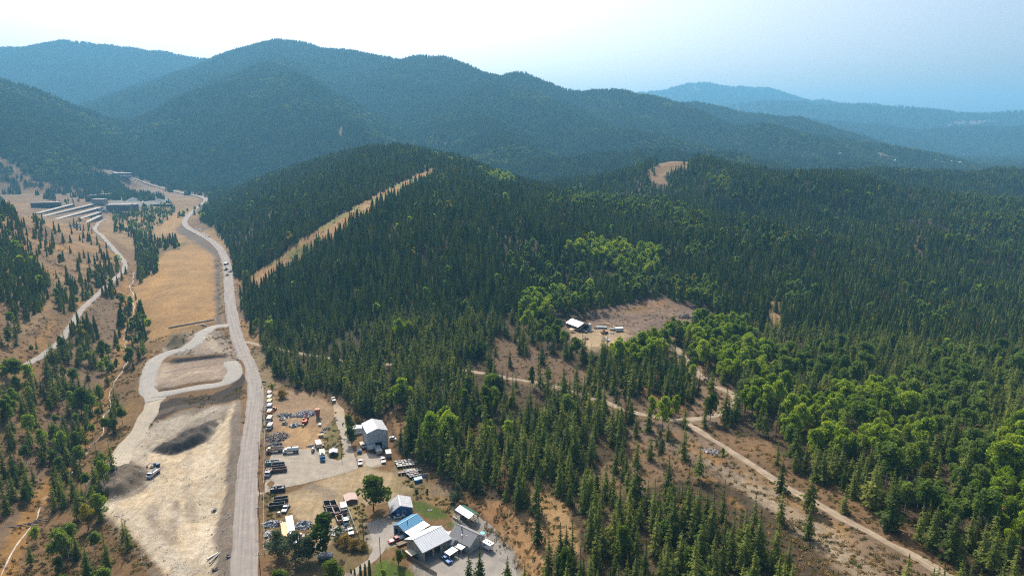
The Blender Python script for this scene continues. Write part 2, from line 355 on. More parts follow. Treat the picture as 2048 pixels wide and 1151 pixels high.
# ------------------------------------------------------------------ ground colours
PX, PY = project(MX, MY, GZ)
wob = (fbm(MX, MY, 9, 3, 61)-.5)
ppm = 1364/np.maximum(MY, 150)                 # pixels per metre
PXw = PX+wob*ppm*4; PYw = PY+(fbm(MX, MY, 9, 3, 67)-.5)*ppm*2.2
COLR = np.zeros(MX.shape+(3,))
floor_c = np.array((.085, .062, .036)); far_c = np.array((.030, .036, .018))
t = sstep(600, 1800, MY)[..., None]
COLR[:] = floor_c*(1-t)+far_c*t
def paint(poly, color, feather=2.0, ymin=0, ymax=1e9, amt=1.0, patch=None):
    p = np.asarray(poly, float); f = feather+1
    m = (PXw > p[:, 0].min()-f) & (PXw < p[:, 0].max()+f) & (PYw > p[:, 1].min()-f) & (PYw < p[:, 1].max()+f) & (MY >= ymin) & (MY <= ymax)
    if not m.any(): return
    x = PXw[m]; y = PYw[m]; ins = in_poly(x, y, poly); d = edge_dist(x, y, poly)
    a = sstep(-feather, feather, np.where(ins, d, -d))*amt
    if patch: a = a*sstep(patch[1]-.12, patch[1]+.12, fbm(MX[m], MY[m], patch[0], 4, patch[2]))
    COLR[m] = COLR[m]*(1-a[:, None])+np.array(color)*a[:, None]
def paint_line(pts, color, w, ymin=0, ymax=1e9, world=None, feather=1.0, amt=1.0):
    P = np.array([G(*q)[:2] for q in pts]) if world is None else world
    x0, x1 = P[:, 0].min()-w*3, P[:, 0].max()+w*3; y0, y1 = P[:, 1].min()-w*3, P[:, 1].max()+w*3
    i0, i1 = np.searchsorted(GX, [x0, x1]); j0, j1 = np.searchsorted(GY, [y0, y1])
    X = MX[j0:j1, i0:i1]; Y = MY[j0:j1, i0:i1]
    d, _ = dist_polyline(X, Y, P); d = d+wob[j0:j1, i0:i1]*w*.8
    a = ((1-sstep(w/2, w/2+feather*1.5, d))*amt)[..., None]
    COLR[j0:j1, i0:i1] = COLR[j0:j1, i0:i1]*(1-a)+np.array(color)*a
SOIL = .555
GOLD = (.37, .20, .055); TAN = (.36, .245, .115); BROWN = (.215, .133, .062); PUR = (.20, .135, .082)
PALE = (.52, .45, .34); GREY = (.25, .215, .18); DARKG = (.155, .13, .11); GREEN = (.085, .125, .022); OLIVE = (.16, .135, .05)
ORANGE = (.42, .235, .095); RUST = (.33, .155, .065)
# open valley land, then its patches; far mountains stay forest-dark
paint([(-900,300),(-300,300),(0,312),(34,330),(68,360),(112,369),(170,379),(218,382),(250,384),(238,358),(212,350),(175,338),(190,332),(256,343),(307,367),(341,378),(427,386),(424,402),(407,424),(400,440),(430,457),(459,501),(471,554),(486,560),(486,592),(490,632),(516,664),(519,680),(532,727),(548,752),(566,770),(636,783),(662,796),(690,800),(722,835),(775,838),(792,905),(850,935),(872,955),(905,990),(940,985),(975,998),(1010,1012),(1040,1060),(1075,1110),(1090,1151),(1100,1500),(-900,1500)], BROWN, 3, 0, 2700)
HILL = [(-900,300),(0,318),(60,345),(110,368),(240,385),(330,400),(300,440),(215,470),(250,520),(190,600),(120,682),(0,745),(-900,900)]
paint(HILL, GOLD, 4, 300, 2400, .8, (55, .5, 3)); paint(HILL, PUR, 4, 300, 2400, .85, (38, .55, 8)); paint(HILL, TAN, 3, 300, 2400, .6, (20, .6, 13))
paint([(0,640),(60,600),(140,640),(100,690),(20,730),(-40,745)], PUR, 6, 300, 900, .7)
paint([(262,385),(400,395),(400,430),(300,470),(260,500),(210,470),(200,440)], TAN, 4, 700, 2200, .6)
paint([(60,385),(200,380),(330,385),(345,410),(240,430),(60,440)], PUR, 5, 900, 2300, .8)
paint([(236,385),(290,378),(330,392),(342,404),(300,412),(215,412)], (.27,.27,.26), 3, 1000, 2300, .9)
# valley floor between track and creek
paint([(190,600),(250,530),(262,600),(250,680),(200,800),(150,900),(60,1040),(-80,1151),(-80,960),(40,930),(110,800),(100,740)], PUR, 5, 200, 900, .9)
paint([(250,540),(275,600),(262,680),(235,740),(215,800),(190,860),(140,960),(70,1040),(30,1151),(-30,1151),(60,1000),(130,900),(190,800),(225,720),(240,640),(235,580)], GOLD, 6, 150, 900, .75)
# raised hay field and its slopes
paint([(205,1000),(170,960),(215,880),(260,790),(290,690),(250,640),(258,590),(300,540),(340,500),(300,470),(335,440),(395,415),(350,460),(440,500),(460,640),(330,700),(300,730),(280,830),(215,930)], (.26,.165,.07), 5, 200, 1300, .9)
paint([(258,590),(285,550),(330,505),(380,488),(428,495),(435,560),(436,638),(400,648),(340,660),(330,680),(302,680),(270,640)], (.405,.25,.10), 2.5, 300, 1100)
paint([(300,470),(340,430),(384,412),(372,440),(352,458),(360,468),(388,482),(330,488),(282,490)], (.39,.245,.10), 2.5, 500, 1400)
paint([(300,560),(320,530),(350,520),(330,560),(300,600),(278,612)], (.45,.27,.09), 4, 300, 1100, .7)
paint([(427,500),(437,500),(441,560),(443,650),(430,650),(430,560)], DARKG, 1.5, 300, 1000)
paint([(352,455),(362,452),(400,475),(425,495),(438,510),(428,512),(390,484),(355,466)], DARKG, 1.5, 500, 1200)
paint([(445,520),(449,520),(452,600),(452,645),(448,645),(446,580)], (.09,.08,.07), 1.0, 300, 1000)
paint([(442,520),(446,520),(449,645),(444,645)], TAN, 1.0, 300, 1000, .8)
paint([(285,492),(360,487),(380,478),(355,500),(300,506)], OLIVE, 3, 400, 1100, .8)
paint([(60,548),(300,470),(380,485),(395,470)], BROWN, 1, 500, 600, .1)
# right roadside bank
paint([(462,505),(486,560),(486,600),(490,640),(516,668),(519,690),(505,700),(482,660),(468,600),(462,545)], (.31,.19,.085), 2, 250, 1000)
paint([(470,560),(488,600),(490,640),(476,640),(468,600)], DARKG, 2, 250, 1000, .6)
paint([(397,470),(410,458),(440,455),(452,475),(460,500),(452,505),(430,487)], TAN, 2, 400, 1500)
paint([(505,695),(530,700),(552,760),(566,772),(535,775),(530,870),(512,880),(520,800),(516,760)], (.25,.19,.10), 3, 200, 700)
# upper pad
paint([(345,672),(370,665),(400,662),(440,660),(472,700),(480,735),(470,745),(455,722),(440,706),(330,712),(320,700)], (.33,.27,.21), 3, 300, 700)
paint([(415,665),(435,680),(440,705),(425,700),(410,680)], PALE, 3, 300, 700, .6)
paint([(325,695),(345,670),(368,666),(378,680),(362,695),(340,702)], (.13,.105,.06), 3, 300, 700)
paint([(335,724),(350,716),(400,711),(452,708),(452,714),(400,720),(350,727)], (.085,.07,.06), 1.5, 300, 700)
paint([(305,740),(320,725),(345,728),(380,722),(450,716),(458,728),(448,755),(380,766),(315,778),(303,770)], (.34,.265,.205), 2.5, 300, 700)
paint([(305,735),(350,728),(340,750),(308,775)], PALE, 4, 300, 700, .5)
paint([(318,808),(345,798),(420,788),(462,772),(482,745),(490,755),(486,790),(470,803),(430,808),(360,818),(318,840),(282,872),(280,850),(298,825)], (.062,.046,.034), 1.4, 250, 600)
# lower pad
LOWER = [(482,800),(470,806),(430,810),(360,822),(320,842),(285,874),(262,880),(240,900),(200,940),(165,970),(172,995),(198,1008),(215,1040),(255,1065),(290,1110),(330,1151),(420,1320),(470,1320),(472,1100),(480,1000),(484,900)]
paint(LOWER, (.27,.225,.175), 3, 120, 600)
paint([(424,840),(446,845),(470,800),(448,1000),(432,1080),(430,1140),(440,1200),(400,1250),(330,1151),(290,1100),(255,1060),(215,1030),(202,1010),(290,985),(300,950),(296,905),(330,880),(380,858)], (.60,.50,.355), 3, 120, 600)
paint([(236,925),(262,885),(284,874),(318,842),(420,820),(330,878),(290,905),(300,930),(250,920)], (.52,.46,.37), 4, 150, 600, .9)
paint([(330,870),(360,845),(440,812),(470,808),(440,835),(400,850)], (.37,.325,.26), 4, 150, 600, .8)
paint([(296,903),(335,880),(380,858),(425,840),(437,846),(434,862),(412,884),(380,898),(340,910)], (.115,.10,.088), 1.0, 150, 600)
paint([(166,975),(190,948),(230,930),(262,922),(290,932),(297,946),(282,970),(250,992),(210,998),(180,996)], (.17,.14,.105), 1.2, 150, 600)
paint([(448,1000),(462,850),(476,800),(484,830),(480,1000),(470,1100),(466,1200),(432,1200),(438,1080)], (.23,.19,.15), 3, 120, 600, .95)
paint([(165,990),(198,1008),(215,1045),(255,1070),(300,1130),(340,1160),(310,1160),(240,1075),(190,1010)], (.21,.18,.14), 4, 120, 600, .8)
paint([(200,935),(262,880),(280,850),(292,830),(272,872),(240,905),(170,972)], (.24,.20,.16), 5, 120, 600, .7)
# scrap yards
paint([(536,785),(600,778),(650,800),(668,815),(676,900),(640,905),(620,895),(540,900)], (.36,.25,.15), 3, 150, 600)
paint([(560,850),(640,850),(645,890),(625,900),(560,880)], (.42,.27,.13), 8, 150, 600, .7)
paint([(640,905),(672,820),(690,905),(680,925),(655,912)], (.16,.155,.055), 4, 150, 600, .8)
paint([(536,1000),(600,975),(730,930),(790,950),(830,975),(790,1000),(730,1010),(700,1040),(655,1100),(620,1060),(560,1010)], (.43,.33,.20), 4, 150, 600)
paint([(525,985),(545,985),(575,1010),(590,1060),(570,1110),(530,1110),(520,1030)], (.20,.16,.06), 4, 120, 600, .85, (6, .45, 9))
paint([(690,990),(730,1000),(735,1060),(740,1100),(700,1100),(690,1050)], (.27,.22,.09), 4, 120, 600, .8, (7, .4, 4))
paint([(790,925),(830,925),(850,960),(900,985),(860,1000),(800,1000),(780,960)], (.24,.19,.10), 4, 150, 600, .8)
paint([(760,1050),(780,1100),(740,1110),(690,1151),(560,1151),(560,1120),(640,1100)], (.20,.16,.075), 4, 120, 600, .8)
# lawns and the house yard
paint([(822,1000),(850,1003),(888,1020),(890,1032),(862,1040),(826,1020)], (.085,.13,.018), 4, 150, 500)
paint([(888,1040),(905,1040),(935,1062),(900,1068)], (.09,.12,.022), 3, 150, 500)
paint([(742,1130),(770,1118),(800,1128),(830,1140),(850,1200),(730,1200)], (.10,.15,.02), 5, 120, 500)
paint([(855,985),(905,990),(912,1010),(905,1028),(885,1015),(850,1000)], (.30,.20,.085), 4, 150, 500, .9)
paint([(735,1045),(790,1030),(830,1040),(800,1060),(790,1090),(760,1100),(740,1095)], (.42,.38,.31), 3, 120, 500)
paint([(905,1010),(960,1045),(1005,1080),(1035,1130),(1050,1200),(870,1200),(820,1120),(860,1110),(905,1090)], (.37,.34,.29), 3, 120, 500)
paint([(960,1000),(1005,1000),(1060,1030),(1100,1080),(1105,1151),(1060,1200),(1030,1110),(995,1058),(960,1030)], (.40,.245,.115), 3, 120, 500)
paint([(968,1010),(1005,1022),(1018,1050),(985,1045)], RUST, 5, 120, 500, .7)
paint([(1060,975),(1100,985),(1130,1010),(1155,1060),(1165,1110),(1110,1110),(1085,1040),(1055,1000)], (.40,.26,.12), 4, 120, 500, .9)
paint([(712,905),(735,908),(760,912),(770,930),(735,935),(715,930)], (.5,.43,.32), 2, 150, 500)
# bank and slopes in the forest
for P_, c_ in [
 ([(970,672),(1050,690),(1130,718),(1200,755),(1310,795),(1370,832),(1330,850),(1250,832),(1180,802),(1100,778),(1015,765),(980,720)], PUR),
 ([(1250,850),(1330,840),(1400,870),(1500,920),(1650,1010),(1960,1190),(1720,1190),(1620,1080),(1560,1030),(1500,985),(1400,950),(1330,900),(1270,880)], (.23,.165,.11)),
 ([(1370,845),(1540,880),(1600,950),(1700,990),(1800,1050),(1990,1190),(1940,1190),(1650,1010),(1420,870)], (.23,.145,.075)),
 ([(1110,642),(1160,628),(1290,596),(1335,596),(1442,632),(1400,648),(1350,690),(1240,705),(1150,700),(1128,664)], (.25,.18,.135)),
 ([(1180,730),(1300,760),(1380,780),(1370,830),(1300,800),(1200,760)], (.30,.17,.08)),
 ([(1140,1000),(1260,880),(1340,900),(1420,960),(1330,960),(1250,990),(1180,1060)], (.22,.15,.085)),
 ([(1340,690),(1420,745),(1490,800),(1440,850),(1370,850),(1400,780),(1340,720)], (.28,.19,.12)),
 ([(1540,600),(1558,600),(1562,660),(1548,668),(1540,640)], TAN),
 ([(1832,460),(1842,455),(1850,520),(1820,530)], BROWN),
 ([(760,838),(800,810),(812,850),(800,880),(775,850)], (.32,.19,.09)),
 ([(860,985),(905,1000),(905,960),(870,950)], (.26,.19,.12)),
 ]:
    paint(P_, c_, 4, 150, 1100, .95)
paint([(1130,650),(1180,660),(1240,655),(1262,668),(1245,700),(1165,702)], (.45,.34,.21), 4, 250, 900)
paint([(1650,1090),(1450,960),(1380,900),(1500,950),(1700,1080),(1800,1190),(1720,1190)], (.35,.285,.205), 6, 150, 700, .7)
for P_ in [[(1310,850),(1500,935),(1700,1060),(1690,1080),(1500,960),(1330,880)], [(1330,905),(1480,985),(1540,1050),(1500,1040),(1400,960)], [(1190,595),(1330,600),(1360,620),(1250,625)]]:
    paint(P_, GOLD, 5, 150, 900, .6, (5, .5, 6))
# powerline cut, hilltop clearings, pale scars on the far slopes
CUT = [(490,557),(560,513),(612,470),(680,431),(745,392),(832,350),(872,333),(874,343),(848,364),(767,409),(702,452),(642,492),(582,536),(522,576)]
paint(CUT, (.40,.235,.10), 2, 450, 1300); paint(CUT, (.21,.25,.05), 2, 450, 1300, .9, (22, .55, 12))
paint([(1290,355),(1300,338),(1325,322),(1360,318),(1392,318),(1375,335),(1345,345),(1325,352),(1340,368),(1320,370)], (.30,.19,.095), 2, 950, 1300)
paint([(1683,348),(1698,335),(1740,332),(1725,343),(1700,350)], (.36,.30,.18), 2, 1000, 2000)
paint([(1988,345),(2010,332),(2040,318),(2060,325),(2060,345)], (.26,.185,.12), 2, 1000, 2000)
for P_, c_ in [([(677,256),(684,250),(686,270),(678,274)], (.38,.2,.13)), ([(868,283),(912,283),(908,290),(870,290)], (.24,.18,.15)), ([(960,198),(985,193),(1040,196),(1030,199),(975,202)], (.28,.18,.13)),
   ([(1745,305),(1765,304),(1772,311),(1800,312),(1798,320),(1775,318)], (.45,.33,.24)), ([(1785,290),(1800,292),(1795,294)], (.4,.27,.2)), ([(1900,243),(1960,241),(2010,240),(1960,250),(1890,252)], (.28,.2,.15)),
   ([(1384,170),(1393,167),(1402,172),(1398,180),(1388,182)], (.24,.22,.20)), ([(190,334),(225,340),(262,350),(300,368),(330,385),(420,392),(425,400),(340,392),(280,372),(230,352),(195,345)], (.27,.2,.14))]:
    paint(P_, c_, 1.5, 1400, 11500)

# haul tracks, drag marks and wheel ruts on the pads, paths over the slopes
for pts, c_, w_, a_ in [([(352,1003),(349,1030),(343,1060),(345,1085)], DARKG, 2.0, .7), ([(306,1012),(308,1050),(316,1085),(345,1120),(390,1140)], GREY, 3.5, .6), ([(325,985),(330,1040),(340,1090),(380,1130),(430,1150)], PALE, 3.0, .5),
  ([(300,960),(330,1000),(372,1060),(400,1120)], (.60,.53,.42), 2.5, .5), ([(250,915),(300,900),(360,850),(430,815)], (.56,.50,.40), 4, .5), ([(430,860),(420,950),(410,1050),(415,1130)], (.60,.54,.43), 5, .4), ([(380,900),(372,960),(385,1040)], GREY, 2.2, .4),
  ([(205,1010),(260,1030),(310,1090),(370,1145)], (.62,.56,.46), 4, .6), ([(345,760),(380,745),(430,740)], PALE, 2, .5), ([(330,745),(380,735),(440,728)], DARKG, 1.5, .4), ([(310,830),(350,815),(420,805)], (.18,.15,.12), 3, .5),
  ([(30,560),(70,600),(110,640),(70,700)], GOLD, 3, .6), ([(60,480),(110,520),(160,540),(205,560)], PUR, 3, .7), ([(0,420),(60,450),(130,480),(180,520)], GOLD, 3, .6), ([(0,700),(60,650),(110,600),(150,590)], TAN, 2.5, .6), ([(95,395),(180,400),(235,392)], TAN, 3, .7),
  ([(560,870),(600,850),(615,890),(622,930)], (.50,.34,.17), 4, .6), ([(600,1000),(640,1010),(650,1050),(640,1090)], (.52,.40,.24), 5, .6), ([(560,1000),(620,990),(700,960),(740,950)], (.50,.39,.25), 4, .6), ([(620,972),(660,985),(655,1000)], GREY, 4, .6),
  ([(1450,900),(1520,950),(1600,1010),(1700,1080)], TAN, 3, .5), ([(1480,960),(1560,1020),(1650,1090),(1720,1140)], (.38,.31,.22), 5, .6), ([(1200,640),(1230,652),(1255,662)], (.50,.36,.20), 1.5, .7), ([(1165,625),(1200,640),(1250,660)], (.50,.36,.20), 1.2, .6), ([(1250,610),(1300,620),(1350,630)], (.40,.28,.16), 1.5, .6)]:
    paint_line(pts, c_, w_, amt=a_)
# ------------------------------------------------------------------ ground mesh
ny, nx = MX.shape
keep_v = np.abs(MX) < 1.12*MY+160
idx = -np.ones(MX.shape, int); 
q = keep_v[:-1, :-1] & keep_v[1:, :-1] & keep_v[:-1, 1:] & keep_v[1:, 1:]
used = np.zeros(MX.shape, bool); used[:-1, :-1] |= q; used[1:, :-1] |= q; used[:-1, 1:] |= q; used[1:, 1:] |= q
idx[used] = np.arange(used.sum())
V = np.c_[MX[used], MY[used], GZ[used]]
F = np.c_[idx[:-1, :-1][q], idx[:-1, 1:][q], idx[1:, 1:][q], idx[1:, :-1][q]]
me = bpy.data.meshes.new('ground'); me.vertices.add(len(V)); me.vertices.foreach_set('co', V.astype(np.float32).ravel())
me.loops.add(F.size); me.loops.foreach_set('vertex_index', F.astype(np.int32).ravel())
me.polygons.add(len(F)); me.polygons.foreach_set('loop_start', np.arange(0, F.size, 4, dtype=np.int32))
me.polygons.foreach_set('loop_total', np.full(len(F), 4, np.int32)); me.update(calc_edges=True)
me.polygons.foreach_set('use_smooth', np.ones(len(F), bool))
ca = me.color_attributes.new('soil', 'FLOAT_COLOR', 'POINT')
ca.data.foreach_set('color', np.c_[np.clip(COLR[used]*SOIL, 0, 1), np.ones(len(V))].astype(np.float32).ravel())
print('ground quads', len(F))
def ground_material():
    m = bpy.data.materials.new('soil'); m.use_nodes = True; nt = m.node_tree; b = nt.nodes['Principled BSDF']
    b.inputs['Roughness'].default_value = .95; b.inputs['Specular IOR Level'].default_value = .15
    at = nt.nodes.new('ShaderNodeAttribute'); at.attribute_name = 'soil'
    ge = nt.nodes.new('ShaderNodeNewGeometry')
    def noise(scale, detail=5, rough=.6, sx=None):
        n = nt.nodes.new('ShaderNodeTexNoise'); n.inputs['Scale'].default_value = scale; n.inputs['Detail'].default_value = detail; n.inputs['Roughness'].default_value = rough
        if sx:
            mp = nt.nodes.new('ShaderNodeMapping'); mp.inputs['Scale'].default_value = sx[0]; mp.inputs['Rotation'].default_value = (0, 0, sx[1])
            nt.links.new(ge.outputs['Position'], mp.inputs['Vector']); nt.links.new(mp.outputs[0], n.inputs['Vector'])
        else: nt.links.new(ge.outputs['Position'], n.inputs['Vector'])
        return n
    def rng(n, lo, hi, a=.3, c=.7):
        r = nt.nodes.new('ShaderNodeMapRange'); r.inputs['From Min'].default_value = a; r.inputs['From Max'].default_value = c
        r.inputs['To Min'].default_value = lo; r.inputs['To Max'].default_value = hi; nt.links.new(n.outputs['Fac'], r.inputs['Value']); return r.outputs[0]
    def mul(a, c):
        x = nt.nodes.new('ShaderNodeMath'); x.operation = 'MULTIPLY'; nt.links.new(a, x.inputs[0]); nt.links.new(c, x.inputs[1]); return x.outputs[0]
    n1 = noise(.035, 6, .6); n2 = noise(.32, 5, .7); n3 = noise(1.6, 3, .7); n4 = noise(.5, 3, .6, ((1, .12, 1), .35))
    f = mul(mul(rng(n1, .80, 1.22), rng(n2, .74, 1.26)), mul(rng(n3, .72, 1.28), rng(n4, .88, 1.12)))
    vm = nt.nodes.new('ShaderNodeVectorMath'); vm.operation = 'SCALE'
    nt.links.new(at.outputs['Color'], vm.inputs[0]); nt.links.new(f, vm.inputs['Scale'])
    # a little hue drift between ochre and grey-brown
    mxn = nt.nodes.new('ShaderNodeMix'); mxn.data_type = 'RGBA'; mxn.blend_type = 'MULTIPLY'
    n5 = noise(.11, 4, .6); nt.links.new(rng(n5, 0, .55), mxn.inputs['Factor'])
    nt.links.new(vm.outputs[0], mxn.inputs['A']); mxn.inputs['B'].default_value = (.96, .84, .66, 1)
    nt.links.new(mxn.outputs['Result'], b.inputs['Base Color'])
    bp = nt.nodes.new('ShaderNodeBump'); bp.inputs['Strength'].default_value = .5; bp.inputs['Distance'].default_value = .5
    nt.links.new(n2.outputs['Fac'], bp.inputs['Height'])
    bp2 = nt.nodes.new('ShaderNodeBump'); bp2.inputs['Strength'].default_value = .45; bp2.inputs['Distance'].default_value = .15
    nt.links.new(n3.outputs['Fac'], bp2.inputs['Height']); nt.links.new(bp.outputs[0], bp2.inputs['Normal'])
    nt.links.new(bp2.outputs[0], b.inputs['Normal'])
    return m
me.materials.append(ground_material())
ground = bpy.data.objects.new('ground', me); COL.objects.link(ground); tag(ground, kind='structure')
# ------------------------------------------------------------------ roads, tracks and paved yards (sheets just above the ground)
def road_mat(name, color, streak=.12, patch=.12, dirt=(.4,.33,.25), dirt_amt=.35):
    m = bpy.data.materials.new(name); m.use_nodes = True; nt = m.node_tree; b = nt.nodes['Principled BSDF']
    b.inputs['Roughness'].default_value = .9; b.inputs['Specular IOR Level'].default_value = .2
    uv = nt.nodes.new('ShaderNodeUVMap'); ge = nt.nodes.new('ShaderNodeNewGeometry')
    mp = nt.nodes.new('ShaderNodeMapping'); mp.inputs['Scale'].default_value = (9, .02, 1); nt.links.new(uv.outputs[0], mp.inputs['Vector'])
    n = nt.nodes.new('ShaderNodeTexNoise'); n.inputs['Scale'].default_value = 1; n.inputs['Detail'].default_value = 3; nt.links.new(mp.outputs[0], n.inputs['Vector'])
    n2 = nt.nodes.new('ShaderNodeTexNoise'); n2.inputs['Scale'].default_value = .25; n2.inputs['Detail'].default_value = 6; nt.links.new(ge.outputs['Position'], n2.inputs['Vector'])
    n3 = nt.nodes.new('ShaderNodeTexNoise'); n3.inputs['Scale'].default_value = 2.5; n3.inputs['Detail'].default_value = 3; nt.links.new(ge.outputs['Position'], n3.inputs['Vector'])
    def rg(x, lo, hi):
        r = nt.nodes.new('ShaderNodeMapRange'); r.inputs['From Min'].default_value = .3; r.inputs['From Max'].default_value = .7
        r.inputs['To Min'].default_value = lo; r.inputs['To Max'].default_value = hi; nt.links.new(x.outputs['Fac'], r.inputs['Value']); return r.outputs[0]
    def mul(a, c):
        x = nt.nodes.new('ShaderNodeMath'); x.operation = 'MULTIPLY'; nt.links.new(a, x.inputs[0]); nt.links.new(c, x.inputs[1]); return x.outputs[0]
    f = mul(mul(rg(n, 1-streak, 1+streak), rg(n2, 1-patch, 1+patch)), rg(n3, .93, 1.07))
    mx = nt.nodes.new('ShaderNodeMix'); mx.data_type = 'RGBA'; mx.inputs['A'].default_value = (*[c*.62 for c in color], 1); mx.inputs['B'].default_value = (*[c*.62 for c in dirt], 1)
    nt.links.new(rg(n2, 0, dirt_amt), mx.inputs['Factor'])
    vm = nt.nodes.new('ShaderNodeVectorMath'); vm.operation = 'SCALE'; nt.links.new(mx.outputs['Result'], vm.inputs[0]); nt.links.new(f, vm.inputs['Scale'])
    nt.links.new(vm.outputs[0], b.inputs['Base Color'])
    return m
def ribbon(name, key, mat, lift=.08, edge=.25, rag=.0):
    P, z, w = ROADS[key]; n = len(P)
    T = np.gradient(P, axis=0); T /= np.hypot(T[:, 0], T[:, 1])[:, None]; N = np.c_[-T[:, 1], T[:, 0]]
    L = np.r_[0, np.cumsum(np.hypot(*(P[1:]-P[:-1]).T))]
    cols = [-.5, -.3, 0, .3, .5]; V = []; UV = []
    jit = [(vn(L, L*0+i*31, 7, 3+i)-.5)*2*rag for i in range(5)]
    for i in range(n):
        for j, c in enumerate(cols):
            ww = w*c+(jit[j][i] if abs(c) == .5 else 0)
            x, y = P[i]+N[i]*ww
            V.append((x, y, z[i]+lift+.0008*max(P[i][1]-400, 0)+(.10 if c == 0 else .06 if abs(c) < .5 else 0)*min(w/8, 1)))
            UV.append((c, L[i]))
    F = [(i*5+j, i*5+j+1, (i+1)*5+j+1, (i+1)*5+j) for i in range(n-1) for j in range(4)]
    # turned-down verges give the sheet an edge
    base = len(V)
    for i in range(n):
        for j in (0, 4):
            v = V[i*5+j]; s = -1 if j == 0 else 1
            V.append((v[0]+N[i][0]*s*edge*2, v[1]+N[i][1]*s*edge*2, v[2]-.35)); UV.append((s*.55, L[i]))
    for i in range(n-1):
        F.append((base+i*2, i*5, (i+1)*5, base+(i+1)*2)); F.append((i*5+4, base+i*2+1, base+(i+1)*2+1, (i+1)*5+4))
    o = link_mesh(name, V, F, mat, smooth=True); uvl = o.data.uv_layers.new(name='uv')
    for lp in o.data.loops: uvl.data[lp.index].uv = UV[lp.vertex_index]
    return tag(o, kind='structure')
asphalt = road_mat('worn_asphalt', (.345, .31, .285), .20, .09)
ribbon('road', 'main_road', asphalt, rag=.5)
gravel = road_mat('pale_gravel', (.42, .40, .365), .10, .12)
track = road_mat('dirt_track', (.40, .31, .21), .35, .2)
ribbon('gravel_road', 'pad_road', gravel, rag=1.2); ribbon('gravel_road', 'pad_rim_road', gravel, .12, rag=1.2)
ribbon('gravel_ramp', 'pad_ramp', road_mat('cream_gravel', (.53, .46, .35), .1, .15), .16, rag=1.6)
ribbon('gravel_track', 'valley_track', road_mat('grey_track', (.37, .34, .31), .2, .12), rag=.8)
ribbon('dirt_track', 'forest_track', track, rag=.7); ribbon('dirt_track', 'clearing_track', track, .12, rag=.9)
from mathutils.geometry import delaunay_2d_cdt
def sheet(name, pts, mat, lift=.03, rag=.5, step=4.0, skirt=.25):
    W = world_poly(pts); E = []
    for a, b in zip(W, np.roll(W, -1, axis=0)):
        L = np.hypot(*(b-a)); m = max(1, int(L/step*2))
        for t in np.arange(m)/m:
            p = a+(b-a)*t; E.append(p+(RNG.random(2)-.5)*rag)
    E = np.array(E); x0, y0 = E.min(0); x1, y1 = E.max(0)
    gx, gy = np.meshgrid(np.arange(x0, x1, step), np.arange(y0, y1, step)); gx = gx.ravel(); gy = gy.ravel()
    k = in_poly(gx, gy, E) & (edge_dist(gx, gy, E) > step*.4)
    pts2 = [Vector(p) for p in E]+[Vector(p) for p in np.c_[gx[k], gy[k]]]
    n = len(E); r = delaunay_2d_cdt(pts2, [(i, (i+1) % n) for i in range(n)], [list(range(n))], 1, 1e-4)
    V = np.array([(v.x, v.y) for v in r[0]]); F = [tuple(f) for f in r[2]]
    z = hz(V[:, 0], V[:, 1])+lift
    V3 = np.c_[V, z]
    o = link_mesh(name, V3, F, mat); 
    return tag(o, kind='structure')
lot = road_mat('yard_asphalt', (.37, .325, .265), .0, .10, (.5,.42,.31), .6)
sheet('parking_lot', [(529,985),(532,935),(546,902),(575,899),(635,896),(652,900),(656,914),(676,921),(688,912),(684,885),(677,860),(669,833),(688,833),(692,850),(704,890),(716,936),(700,943),(650,956),(600,968),(560,976),(522,988),(508,995),(507,988),(512,981)], lot, .05, .35)
sheet('concrete_pad', [(727,908),(734,905),(763,910),(766,926),(741,934),(733,930)], road_mat('concrete', (.50,.44,.36), 0, .08), .06, .1, 2)
sheet('driveway', [(733,1046),(752,1040),(790,1048),(793,1066),(775,1082),(768,1100),(752,1118),(735,1132),(712,1151),(690,1170),(706,1140),(736,1118),(747,1095),(745,1078),(738,1062)], road_mat('driveway_gravel', (.42,.38,.33), 0, .12), .05, .6)
sheet('gravel_yard', [(820,1112),(850,1122),(858,1108),(884,1096),(905,1100),(925,1108),(960,1090),(965,1060),(935,1032),(938,1020),(955,1030),(985,1052),(1010,1082),(1030,1118),(1035,1170),(1000,1190),(900,1190),(868,1150)], road_mat('yard_gravel', (.36,.335,.30), 0, .14), .05, .6)
ribbon('creek', 'creek', node_mat('creek_stones', (.27,.235,.19), .5, .4, noise=(.25,.7)), .04, edge=.05, rag=.25)
sheet('dirt_lane', [(669,835),(667,815),(665,800),(671,799),(676,806),(688,818),(689,833)], road_mat('lane_dirt', (.50,.39,.26), 0, .15), .04, .4)
